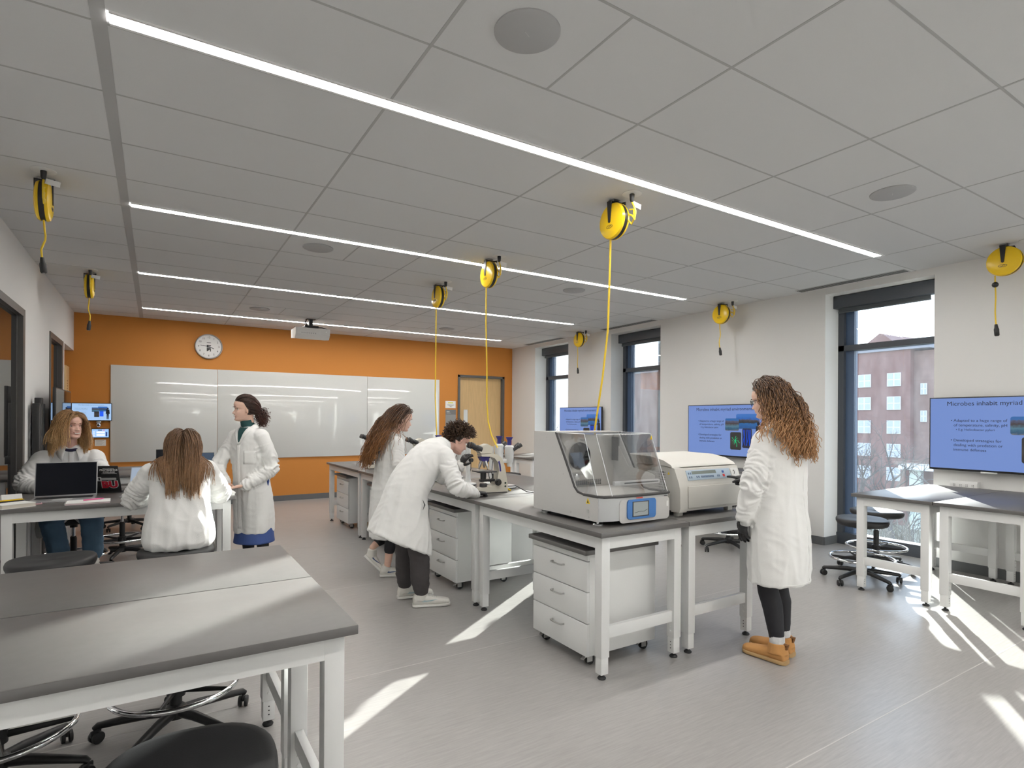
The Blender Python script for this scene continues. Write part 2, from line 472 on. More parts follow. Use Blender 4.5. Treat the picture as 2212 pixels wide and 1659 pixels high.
# left wall door openings (dark frames with reflective glass)
MIRR = mat('dark reflective glass', (0.02, 0.021, 0.022), 0.02, spec=1.0)
_b = MIRR.node_tree.nodes['Principled BSDF']; _b.inputs['IOR'].default_value = 2.1
def side_door(name, y0, y1, jamb):
    f = MB()
    fx0, fx1 = XL - 0.15, XL + 0.012
    f.box(fx0, fx1, y1 - jamb, y1, 0, DTOP - 0.005).box(fx0, fx1, y0, y0 + 0.06, 0, DTOP - 0.005).box(fx0, fx1, y0 + 0.06, y1 - jamb, DTOP - 0.075, DTOP - 0.005)
    f.box(fx0, XL - 0.03, y1 - jamb - 0.04, y1 - jamb, 0, DTOP - 0.075)
    o = struct(name, f, FRM)
    struct('glass', MB().box(XL - 0.04, XL - 0.032, y0 + 0.06, y1 - jamb, 0.05, DTOP - 0.075), MIRR, o)
    struct('bottom_rail', MB().box(XL - 0.09, XL - 0.03, y0 + 0.06, y1 - jamb - 0.03, 0, 0.12), FRM, o)
    return o
side_door('door_1', 5.75, 7.20, 0.10)
side_door('door_2', 8.76, 9.90, 0.16)

# whiteboard of three glass panels
BOARD = mat('glossy white glass', (0.66, 0.67, 0.655), 0.05, spec=1.0, bump=0.003, bscale=3)
wbd = thing('whiteboard', 'very wide glossy white glass writing board in three panels on the orange wall', 'whiteboard', (2.26, YB, 0.8))
for a, b in ((-0.615, 0.908), (0.913, 3.566), (3.571, 5.135)):
    MB().box(a - 2.26, b - 2.26, -0.022, -0.006, 0.0, 1.565, 0.001).build('panel', BOARD, wbd)
# ------------------------------------------------------------------ lab benches
TZ = 0.872
def make_bench(name, label, group, L=1.44, W=0.70, LX=True, loc=(0, 0, 0)):
    # L along local x (long side), W along local y; stands on four telescopic legs
    t = thing(name, label, 'table', loc, 0, group)
    hl, hw = L / 2, W / 2
    MB().box(-hl, hl, -hw, hw, TZ - 0.03, TZ, 0.003).build('tabletop', TOP, t)
    ap = MB()
    i = 0.035
    ap.box(-hl + i, hl - i, -hw + i, -hw + i + 0.03, TZ - 0.105, TZ - 0.03).box(-hl + i, hl - i, hw - i - 0.03, hw - i, TZ - 0.105, TZ - 0.03)
    ap.box(-hl + i, -hl + i + 0.03, -hw + i, hw - i, TZ - 0.105, TZ - 0.03).box(hl - i - 0.03, hl - i, -hw + i, hw - i, TZ - 0.105, TZ - 0.03)
    ap.build('apron', WHITE, t)
    for sx in (-1, 1):
        for sy in (-1, 1):
            cx, cy = sx * (hl - 0.065), sy * (hw - 0.065)
            lg = MB().box(cx - 0.031, cx + 0.031, cy - 0.031, cy + 0.031, 0.13, TZ - 0.03, 0.002).box(cx - 0.027, cx + 0.027, cy - 0.027, cy + 0.027, 0.032, 0.14, 0.002)
            for zz in (0.17, 0.205):   # bolts on the inner face
                lg.cyl((cx, cy - sy * 0.030, zz), 0.008, -sy * 0.005, 'Y', 8)
            leg = lg.build('leg', WHITE, t)
            MB().lathe((cx, cy, 0), [(0.024, 0.0), (0.026, 0.006), (0.02, 0.014), (0.009, 0.018), (0.009, 0.035)], n=16).build('foot', RUBBER, leg)
            hb = MB()
            for zz in (0.062, 0.082, 0.102): hb.cyl((cx, cy - sy * 0.0262, zz), 0.0035, -sy * 0.002, 'Y', 8)
            hb.build('pin_hole', INK, leg)
        cx = sx * (hl - 0.065)
        MB().box(cx - 0.016, cx + 0.016, -hw + 0.09, hw - 0.09, 0.235, 0.305, 0.002).build('stretcher', WHITE, t)
    return t

b30 = None
isl = [('at the front of the island, under the clear lidded shaker', 2.535, 3.265),
       ('second in the left island row, leaned on by the man', 2.535, 4.815),
       ('third bench of the left island row, behind the bending man', 2.535, 6.365),
       ('last bench of the left island row, nearest the orange wall', 2.535, 7.915),
       ('at the front of the island, under the cream centrifuge', 3.275, 3.265),
       ('second bench of the right island row, behind the centrifuge', 3.275, 4.815),
       ('third bench of the right island row, behind the microscopes', 3.275, 6.365),
       ('last bench of the right island row, nearest the orange wall', 3.275, 7.915)]
for lb, x, y in isl:
    lb = 'white framed lab bench, ' + lb
    if b30 is None:
        b30 = make_bench('lab_bench', lb, 'island lab benches', 1.546, 0.735)
        b30.location = (x, y, 0); b30.rotation_euler = (0, 0, pi / 2)
    else: copy_tree(b30, (x, y, 0), pi / 2, lb)
b24 = make_bench('lab_bench', 'empty dark topped lab bench in the left foreground, nearest the camera', 'empty side benches', 1.52, 0.64)
b24.location = (-0.215, 2.095, 0)
for lb, x, y, g in (('dark topped foreground lab bench right behind the nearest one', -0.215, 2.765, 'empty side benches'),
                 ('lab bench holding the open laptops, between the seated women', -0.19, 5.56, 'left group benches'),
                 ('lab bench at the far side of the laptop bench, beside the standing woman', -0.19, 6.21, 'left group benches'),
                 ('back left lab bench seen between the laptop and the orange wall', -0.19, 8.12, 'left group benches'),
                 ('rearmost left lab bench, closest to the whiteboard', -0.19, 8.765, 'left group benches')):
    cc = copy_tree(b24, (x, y, 0), 0, lb, g)
    if y == 2.765: cc.scale = (1, 1.07, 1)
for lb, x, y in (('sunlit lab bench by the nearest window, with two stools beneath its end', 6.12, 2.435),
                 ('lab bench at the right picture edge under the nearest screen', 6.12, 1.79),
                 ('wall bench under the middle screen, on its far side', 6.12, 5.645),
                 ('wall bench under the middle screen, on its near side', 6.12, 5.0),
                 ('far wall bench under the farthest screen, next to the orange wall', 6.12, 8.895),
                 ('far wall bench under the farthest screen, on its near side', 6.12, 8.25)):
    copy_tree(b24, (x, y, 0), 0, lb, 'window side benches')

# ------------------------------------------------------------------ mobile drawer cabinets
def make_cabinet(label):
    # local: front faces -x, base at z=0
    t = thing('drawer_cabinet', label, 'cabinet', (0, 0, 0), 0, 'mobile drawer cabinets')
    D, W, z0, z1 = 0.58, 0.58, 0.075, 0.70
    MB().box(0.02, D, -W / 2, W / 2, z0, z1, 0.002).build('body', WHITE, t)
    MB().box(-0.03, D + 0.012, -W / 2 - 0.02, W / 2 + 0.02, z1, z1 + 0.03, 0.004).build('worktop', TOP, t)
    zs = [(z0 + 0.0, 0.272), (0.278, 0.466), (0.472, 0.654)]
    for a, b in zs:
        d = MB().box(0.0, 0.02, -W / 2, W / 2, a, b, 0.002).build('drawer', WHITE, t)
        zc = b - 0.062
        p = [(0.0, -0.06, zc), (-0.02, -0.058, zc), (-0.028, -0.045, zc), (-0.03, 0, zc), (-0.028, 0.045, zc), (-0.02, 0.058, zc), (0.0, 0.06, zc)]
        MB().tube(p, 0.0055, 8).build('pull_handle', STEEL, d)
    MB().box(0.002, 0.02, -W / 2, W / 2, 0.660, z1, 0.002).build('front_rail', WHITE, t)
    for x in (0.06, D - 0.06):
        for y in (-W / 2 + 0.06, W / 2 - 0.06):
            c = MB().box(x - 0.022, x + 0.022, y - 0.025, y + 0.025, z0 - 0.008, z0)
            c.box(x - 0.02, x + 0.02, y - 0.020, y - 0.016, 0.022, z0 - 0.005).box(x - 0.02, x + 0.02, y + 0.016, y + 0.020, 0.022, z0 - 0.005)
            c.prism([(x - 0.02, z0 - 0.012), (x + 0.02, z0 - 0.012), (x - 0.052, z0 - 0.035)], 'Y', y - 0.012, y + 0.012)
            k = c.build('caster', STEEL, t)
            MB().lathe((x + 0.012, y - 0.0145, 0.031), [(0.018, 0), (0.031, 0.003), (0.031, 0.026), (0.018, 0.029)], 'Y', 20).build('wheel', RUBBER, k)
    return t
cab0 = make_cabinet('white three drawer cabinet with dark top under the front island corner')
cab0.location = (2.232, 2.985, 0)
for x, y, rz, lb in ((2.25, 4.81, 0, 'white drawer cabinet directly behind the bending man\'s legs'),
                     (2.25, 6.62, 0, 'white drawer cabinet left of the girl, partly hidden by her coat'),
                     (2.25, 8.13, 0, 'farthest white drawer cabinet at the end of the island'),
                     (3.55, 5.1, pi, 'white drawer cabinet in the right island row facing the windows')):
    copy_tree(cab0, (x, y, 0), rz, lb)

# ------------------------------------------------------------------ stools
def make_stool(label, seat_z=0.60):
    t = thing('lab_stool', label, 'stool', (0, 0, 0), 0, 'black lab stools')
    # rounded, dished seat
    rings = []
    def ring(sc, z):
        out = []
        for i in range(40):
            a = 2 * pi * i / 40
            ca, sa = cos(a), sin(a)
            k = (abs(ca) ** 2.7 + abs(sa) ** 2.7) ** (-1 / 2.7)
            x, y = 0.238 * k * ca, 0.218 * k * sa
            dish = -0.010 * (1 - (sc if z > 0.03 else 1)) + (0.006 * (abs(ca) ** 2) if z > 0.02 else 0)
            out.append((x * sc, y * sc, seat_z - 0.065 + z + dish))
        return out
    for sc, z in ((0.60, 0.0), (0.86, 0.004), (0.955, 0.016), (0.995, 0.034), (1.0, 0.046), (0.985, 0.057), (0.95, 0.064), (0.85, 0.067), (0.6, 0.067), (0.3, 0.067), (0.02, 0.067)):
        rings.append(ring(sc, z))
    MB().loft(rings).build('seat', VINYL, t, True)
    mech = MB().box(-0.09, 0.09, -0.07, 0.07, seat_z - 0.085, seat_z - 0.062, 0.004).cyl((0, 0, seat_z - 0.115), 0.03, 0.04)
    mech.tube([(0.04, 0, seat_z - 0.08), (0.15, 0.03, seat_z - 0.082), (0.21, 0.04, seat_z - 0.085)], [0.006, 0.006, 0.009], 8)
    mech.build('seat_mechanism', BLACKP, t)
    MB().cyl((0, 0, 0.36), 0.0145, seat_z - 0.45, n=20).build('gas_piston', CHROME, t)
    MB().lathe((0, 0, 0), [(0.026, 0.1), (0.026, 0.385), (0.021, 0.39), (0.021, 0.40)], n=24).build('column_sleeve', BLACKP, t)
    fz = 0.225
    rg = [(0.27 * cos(a), 0.27 * sin(a), fz) for a in [2 * pi * i / 48 for i in range(49)]]
    fr = MB().tube(rg, 0.0125, 10, cap=False).build('foot_ring', CHROME, t, True)
    sp = MB().lathe((0, 0, 0), [(0.027, fz - 0.05), (0.04, fz - 0.045), (0.04, fz + 0.015), (0.027, fz + 0.02)], n=20)
    for i in range(5):
        a = 2 * pi * i / 5 + 0.3
        sp.tube([(0.03 * cos(a), 0.03 * sin(a), fz - 0.015), (0.262 * cos(a), 0.262 * sin(a), fz - 0.004)], [0.016, 0.009], 8, flat=0.6)
    sp.build('spokes', BLACKP, fr)
    bs = MB().lathe((0, 0, 0), [(0.03, 0.075), (0.048, 0.08), (0.048, 0.125), (0.03, 0.14)], n=24)
    for i in range(5):
        a = 2 * pi * i / 5
        c, s = cos(a), sin(a)
        P = lambda r, z: (r * c, r * s, z)
        bs.tube([P(0.03, 0.105), P(0.12, 0.103), P(0.25, 0.088), P(0.325, 0.078), P(0.34, 0.066)], [0.024, 0.022, 0.018, 0.016, 0.012], 10, up=(0, 0, 1))
    base = bs.build('star_base', BLACKP, t)
    for i in range(5):
        a = 2 * pi * i / 5
        M = Matrix.Translation((0.33 * cos(a), 0.33 * sin(a), 0)) @ Matrix.Rotation(a + 0.9, 4, 'Z')
        k = MB()
        k.lathe((0, -0.024, 0.0275), [(0.012, 0), (0.0255, 0.002), (0.0275, 0.006), (0.0275, 0.016), (0.022, 0.018)], 'Y', 18)
        k.lathe((0, 0.006, 0.0275), [(0.022, 0), (0.0275, 0.002), (0.0275, 0.012), (0.0255, 0.016), (0.012, 0.018)], 'Y', 18)
        k.box(-0.02, 0.026, -0.006, 0.006, 0.03, 0.062, 0.004).cyl((0, 0, 0.05), 0.006, 0.03, n=10)
        bmesh.ops.transform(k.bm, matrix=M, verts=k.bm.verts)
        k.build('caster', BLACKP, t)
    return t
st0 = make_stool('black lab stool seat at the bottom edge, closest to the camera')
st0.location = (0.075, 1.70, 0); st0.rotation_euler = (0, 0, 1.45)
STOOLS = [(0.09, 3.19, 0.35, 'lab stool behind the foreground benches, chrome ring seen under the apron'),
          (-0.55, 3.10, 0.9, 'lab stool at the lower left corner, chrome ring cut by the picture edge'),
          (-0.565, 4.72, 0.1, 'empty lab stool in front of the black screened laptop'),
          (0.13, 4.64, 0.0, 'lab stool under the seated woman with straight brown hair'),
          (-0.65, 6.74, 0.5, 'lab stool under the blond woman'),
          (-0.30, 7.42, 0.7, 'lab stool behind the laptop bench, left of the seated woman'),
          (-0.3, 9.44, 0.2, 'far left lab stool by the rearmost bench'),
          (5.71, 2.83, 0.55, 'left of the two lab stools by the nearest window'),
          (6.38, 3.02, 1.0, 'right of the two lab stools by the nearest window'),
          (5.76, 4.36, 0.5, 'lab stool behind the pointing woman, near the middle screen'),
          (6.46, 4.31, 1.2, 'lab stool against the wall below the middle screen'),
          (5.75, 7.75, 0.2, 'far lab stool beside the farthest wall bench, seen past the microscopes'),
          (5.1, 8.3, 0.6, 'far lab stool at the end of the farthest wall bench')]
for x, y, rz, lb in STOOLS: copy_tree(st0, (x, y, 0), rz, lb)
# ------------------------------------------------------------------ incubator shaker with a clear lid
GREY = mat('light grey coated metal', (0.56, 0.55, 0.54), 0.4, bump=0.02, bscale=250)
SILV = mat('silver grey plastic', (0.50, 0.51, 0.52), 0.38)
INNER = mat('stainless inner lining', (0.62, 0.6, 0.57), 0.35, metal=0.25, bump=0.02, bscale=120)
BLUEP = mat('blue plastic bezel', (0.06, 0.2, 0.52), 0.35)
LCD = mat('grey liquid crystal screen', (0.34, 0.37, 0.36), 0.2, emit=0.6)
CLEAR = glass_mat('clear acrylic', (0.97, 0.975, 0.98), 0.45)
WARN = mat('yellow warning label', (0.85, 0.6, 0.02), 0.5)
REDINK = mat('red print', (0.7, 0.05, 0.03), 0.5)

sx0, sx1, sy0, sy1 = 2.285, 2.87, 2.615, 3.355
zb = 0.898
sh = thing('incubator_shaker', 'grey benchtop incubator shaker with clear sloped lid and blue framed touch screen', 'lab machine', (2.577, 2.985, TZ))
def T(mb):
    bmesh.ops.translate(mb.bm, verts=mb.bm.verts, vec=V((-2.577, -2.985, -TZ))); return mb
prof = [(sy1, zb), (sy1, 1.437), (3.10, 1.437), (2.89, 1.085), (2.855, 1.055), (2.80, 1.046), (2.66, 1.046), (2.66, zb)]
for xa, xb in ((sx0, sx0 + 0.022), (sx1 - 0.022, sx1)):
    p = T(MB().prism(prof, 'X', xa, xb)).build('side_panel', GREY, sh)
    if xa == sx0:
        q = MB()
        for yy, zz in ((3.31, 0.93), (3.12, 0.925), (2.93, 0.925), (2.75, 0.915), (3.01, 1.165), (3.2, 1.4), (2.75, 0.955)): q.cyl((sx0 - 0.001, yy, zz), 0.006, 0.004, 'X', 10)
        T(q).build('screw', STEEL, p)
        T(MB().prism([(2.735, 1.0), (2.775, 1.0), (2.755, 1.038)], 'X', sx0 - 0.0012, sx0)).build('warning_label', WARN, p)
        T(MB().prism([(2.748, 1.006), (2.762, 1.006), (2.755, 1.026)], 'X', sx0 - 0.0018, sx0 - 0.001)).build('warning_mark', INK, p)
        T(MB().cyl((sx0 - 0.003, 2.755, 0.953), 0.012, 0.004, 'X', 14)).build('lock', STEEL, p)
# base and back housing
T(MB().box(sx0 + 0.022, sx1 - 0.022, 2.66, sy1, zb, 1.0)).build('base_housing', GREY, sh)
T(MB().box(sx0 + 0.022, sx1 - 0.022, 3.15, sy1, 1.0, 1.437)).build('rear_housing', INNER, sh)
T(MB().box(sx0, sx1, 3.09, sy1, 1.4372, 1.442)).build('top_cover', GREY, sh)
# rounded front fascia
fp = []
for i in range(9):
    a = -pi / 2 + pi / 2 * i / 8
    fp.append((sx1 - 0.05 + 0.05 * cos(a), 2.615 + 0.05 + 0.05 * sin(a)))
front = [(sx0 + .001, 2.659), (sx0 + 0.02, 2.64), (sx0 + 0.09, 2.618), (sx0 + 0.12, 2.615)] + fp + [(sx1 - .001, 2.659)]
T(MB().prism(front, 'Z', zb + 0.005, 1.046)).build('front_fascia', SILV, sh)
T(MB().prism([(x, y) for x, y in rrect(sx0 + 0.13, sx1 - 0.02, 0.885, 1.03, 0.03)], 'Y', 2.6105, 2.6155)).build('front_panel', GREY, sh)
bz = T(MB().prism(rrect(2.475, 2.72, 0.905, 1.028, 0.022), 'Y', 2.602, 2.611)).build('screen_bezel', BLUEP, sh)
T(MB().box(2.515, 2.655, 2.600, 2.603, 0.92, 1.015)).build('screen_surround', mat('dark screen rim', (0.06, 0.06, 0.065), 0.4), bz)
T(MB().box(2.522, 2.645, 2.5985, 2.6005, 0.926, 1.01)).build('touch_screen', LCD, bz)
T(MB().tube([(2.53, 2.598, 0.945), (2.57, 2.598, 0.952), (2.61, 2.598, 0.95), (2.64, 2.598, 0.962)], 0.0012, 5)).build('trace', INK, bz)
T(MB().box(2.555, 2.61, 2.6095, 2.6106, 1.033, 1.039)).build('maker_mark', REDINK, sh)
T(MB().box(2.80, 2.83, 2.6095, 2.6106, 1.032, 1.036)).build('model_mark', INK, sh)
T(MB().prism(rrect(2.822, 2.838, 0.965, 1.0, 0.004), 'Y', 2.609, 2.6112)).build('port_sticker', PAPER, sh)
# black gasket running down the slope and round the front
def gpath(x):
    return [(x, 3.10, 1.437), (x, 3.0, 1.272), (x, 2.895, 1.092), (x, 2.86, 1.062), (x, 2.80, 1.052)]
gk = MB()
gk.tube(gpath(sx0 + 0.004), 0.0075, 8); gk.tube(gpath(sx1 - 0.004), 0.0075, 8)
gk.tube([(sx0 + 0.004, 2.80, 1.052), (sx0 + 0.004, 2.665, 1.052), (sx0 + 0.025, 2.638, 1.052), (sx0 + 0.12, 2.612, 1.052), (sx1 - 0.05, 2.612, 1.052), (sx1 - 0.012, 2.625, 1.052), (sx1 - 0.003, 2.665, 1.052), (sx1 - 0.004, 2.80, 1.052)], 0.0095, 8)
T(gk).build('gasket', mat('dark grey gasket', (0.05, 0.048, 0.048), 0.45), sh)
# chamber
T(MB().box(sx0 + 0.03, sx1 - 0.03, 2.70, 3.14, 1.035, 1.05, 0.003)).build('platform', mat('ribbed pale platform', (0.58, 0.56, 0.53), 0.45, bump=0.5, bscale=90, stretch=(1, 0.05, 1)), sh)
T(MB().lathe((2.53, 3.149, 1.268), [(0.095, 0), (0.097, -0.006), (0.085, -0.014), (0.0, -0.016)], 'Y', 40)).build('fan_cover', mat('black fan cover', (0.015, 0.015, 0.016), 0.25), sh)
bk = T(MB().box(2.36, 2.52, 3.138, 3.15, 1.10, 1.15, 0.003)).build('socket_plate', GREY, sh)
for xx in (2.385, 2.49): T(MB().lathe((xx, 3.138, 1.125), [(0.02, 0), (0.02, -0.02), (0.012, -0.024), (0.0, -0.024)], 'Y', 20)).build('threaded_socket', CHROME, bk)
vt = MB()
for i in range(22):
    for j in range(5): vt.box(2.34 + i * 0.018, 2.352 + i * 0.018, 3.147, 3.1495, 1.062 + j * 0.008, 1.066 + j * 0.008)
T(vt).build('vent_slots', INK, sh)
ax = sx1 - 0.03
T(MB().prism([(3.12, 1.34), (3.09, 1.35), (2.98, 1.20), (2.76, 1.165), (2.725, 1.15), (2.73, 1.12), (2.80, 1.105), (2.99, 1.125), (3.11, 1.26)], 'X', ax - 0.006, ax)).build('lid_arm', mat('pale satin steel', (0.6, 0.59, 0.57), 0.4, metal=0.3), sh)
T(MB().box(sx1 - 0.04, sx1 - 0.024, 3.08, 3.15, 1.23, 1.40, 0.004)).build('hinge_block', BLACKP, sh)
# clear lid: sloped sides and front
lid = MB()
def quad(a, b, c, d):
    f = [lid.bm.verts.new(p) for p in (a, b, c, d)]; lid.bm.faces.new(f)
LX0, LX1 = sx0 + 0.004, sx1 - 0.004
A0, A1 = (LX0, 3.10, 1.437), (LX1, 3.10, 1.437)
cx_ = 0.05
B0, B1 = (LX0, 2.80, 1.433), (LX1, 2.80, 1.433)
Bf0, Bf1 = (LX0 + cx_, 2.745, 1.433), (LX1 - cx_, 2.745, 1.433)
C0, C1 = (LX0, 2.67, 1.058), (LX1, 2.67, 1.058)
Cf0, Cf1 = (LX0 + cx_ + 0.02, 2.615, 1.058), (LX1 - cx_ + .02, 2.615, 1.058)
D0, D1 = (LX0, 2.86, 1.065), (LX1, 2.86, 1.065)
quad(A0, A1, B1, B0); quad(B0, B1, Bf1, Bf0); quad(Bf0, Bf1, Cf1, Cf0); quad(B0, Bf0, Cf0, C0); quad(Bf1, B1, C1, Cf1)
quad(A0, B0, C0, D0); quad(B1, A1, D1, C1)
bmesh.ops.remove_doubles(lid.bm, verts=lid.bm.verts, dist=1e-5)
bmesh.ops.recalc_face_normals(lid.bm, faces=lid.bm.faces)
lo = T(lid).build('clear_lid', CLEAR, sh, None)
so_ = lo.modifiers.new('thick', 'SOLIDIFY'); so_.thickness = 0.005
ed = MB()
EDGE = mat('polished acrylic edge', (0.75, 0.78, 0.8), 0.15, spec=0.8)
for a, b in ((Bf0, Cf0), (B0, C0), (Bf1, Cf1), (A0, A1), (Bf0, Bf1), (B1, C1), (B1, A1), (B0, A0)): ed.tube([a, b], 0.0022, 6)
T(ed).build('lid_edges', EDGE, lo)
T(MB().box(2.44, sx1 - 0.035, 2.68, 2.705, 1.108, 1.135, 0.003, M=Matrix.Identity(4))).build('lid_handle', mat('white lid bar', (0.7, 0.7, 0.7), 0.4), sh)
T(MB().box(2.52, sx1 - 0.05, 2.678, 2.681, 1.118, 1.126)).build('handle_slot', INK, sh)
T(MB().prism([(2.80, 1.395), (2.825, 1.395), (2.8125, 1.42)], 'Y', 2.735, 2.7365)).build('lid_warning_label', WARN, sh)
for xx, yy in ((2.335, 3.27), (2.318, 2.70), (2.80, 2.685), (2.80, 3.27)):
    T(MB().lathe((xx, yy, TZ), [(0.03, 0), (0.034, 0.002), (0.034, 0.009), (0.030, 0.013), (0.009, 0.014), (0.009, 0.03)], n=28)).build('levelling_foot', CHROME, sh)

# ------------------------------------------------------------------ cream benchtop centrifuge
CREAM = mat('cream moulded plastic', (0.64, 0.625, 0.585), 0.45, bump=0.03, bscale=300)
PANEL = mat('pale blue control panel', (0.42, 0.52, 0.62), 0.4)
cf = thing('centrifuge', 'large cream benchtop centrifuge with pale blue key panel', 'lab machine', (3.33, 2.99, TZ))
def T2(mb):
    bmesh.ops.translate(mb.bm, verts=mb.bm.verts, vec=V((-3.33, -2.99, -TZ))); return mb
cx0, cx1 = 3.0, 3.66
body = [(3.38, 0.905), (3.38, 1.19), (3.34, 1.21), (2.80, 1.205), (2.70, 1.19), (2.665, 1.10), (2.655, 1.07), (2.65, 0.94), (2.66, 0.905)]
T2(MB().prism(body, 'X', cx0, cx1)).build('body', CREAM, cf)
lidp = [(3.40, 1.212), (3.36, 1.258), (3.2, 1.272), (2.92, 1.266), (2.80, 1.245), (2.73, 1.215), (2.72, 1.2), (2.8, 1.208), (3.34, 1.213)]
T2(MB().prism(lidp, 'X', cx0 - 0.006, cx1 + 0.006)).build('lid', CREAM, cf)
# side cheek and front door panel
T2(MB().prism([(2.72, 0.90), (2.72, 1.2), (2.695, 1.195), (2.655, 1.10), (2.642, 1.05), (2.64, 0.93), (2.65, 0.90)], 'X', cx0 - 0.012, cx0 + 0.06)).build('front_cheek', CREAM, cf)
T2(MB().box(cx0 + 0.075, cx1 - 0.02, 2.643, 2.652, 0.925, 1.072, 0.003)).build('front_door', CREAM, cf)
# sloped control panel
PM = frame((cx0 + 0.34, 2.681, 1.143), (1, 0, 0), (0, 0.036, 0.09))
def onp(mb): bmesh.ops.transform(mb.bm, matrix=PM, verts=mb.bm.verts); return T2(mb)
pn = onp(MB().box(-0.245, 0.215, -0.036, 0.036, 0.0, 0.004, 0.001)).build('control_panel', PANEL, cf)
onp(MB().box(-0.19, 0.06, 0.006, 0.028, 0.004, 0.0052)).build('display', mat('dark green grey display', (0.2, 0.23, 0.21), 0.25), pn)
ky = MB()
KEYX = [-0.225, -0.205, -0.15, -0.13, -0.10, -0.085, -0.07, -0.055, -0.04, -0.025, -0.01, 0.005, 0.02, 0.07, 0.085]
for x in KEYX: ky.box(x - 0.005, x + 0.005, -0.022, -0.008, 0.004, 0.0055)
for x in (-0.225, -0.205): ky.box(x - 0.005, x + 0.005, 0.006, 0.02, 0.004, 0.0055)
onp(ky).build('keys', mat('blue grey keys', (0.12, 0.17, 0.27), 0.5), pn)
onp(MB().box(0.125, 0.145, -0.024, -0.006, 0.004, 0.006)).build('stop_key', mat('red key', (0.6, 0.04, 0.04), 0.4), pn)
onp(MB().box(0.125, 0.145, 0.004, 0.02, 0.004, 0.006)).build('start_key', mat('blue key', (0.05, 0.12, 0.4), 0.4), pn)
onp(MB().prism(rrect(0.225, 0.30, -0.034, 0.036, 0.01), 'Z', 0.0, 0.006)).build('badge_panel', mat('white badge plate', (0.72, 0.72, 0.71), 0.4), cf)
bm_ = MB()
bm_.tube([(0.25, -0.012, 0.0065), (0.262, 0.004, 0.0065), (0.258, 0.018, 0.0065), (0.248, 0.012, 0.0065)], 0.002, 6)
onp(bm_).build('badge_mark', INK, cf)
hl = MB()
for i in range(6):
    for j in range(14):
        r = 0.0065 if i in (1, 2, 3) else 0.003
        hl.cyl((cx0 - 0.0008, 2.79 + i * 0.017, 0.935 + j * 0.0175), r, 0.002, 'X', 8)
T2(hl).build('side_vents', INK, cf)
T2(MB().prism([(2.745, 1.15), (2.765, 1.15), (2.755, 1.168)], 'X', cx0 - 0.0015, cx0)).build('warning_label', WARN, cf)
for x in (cx0 + 0.035, cx1 - 0.1):
    for y in (2.70, 3.33): T2(MB().box(x - 0.025, x + 0.025, y - 0.02, y + 0.02, TZ, 0.906, 0.003)).build('foot', CREAM, cf)

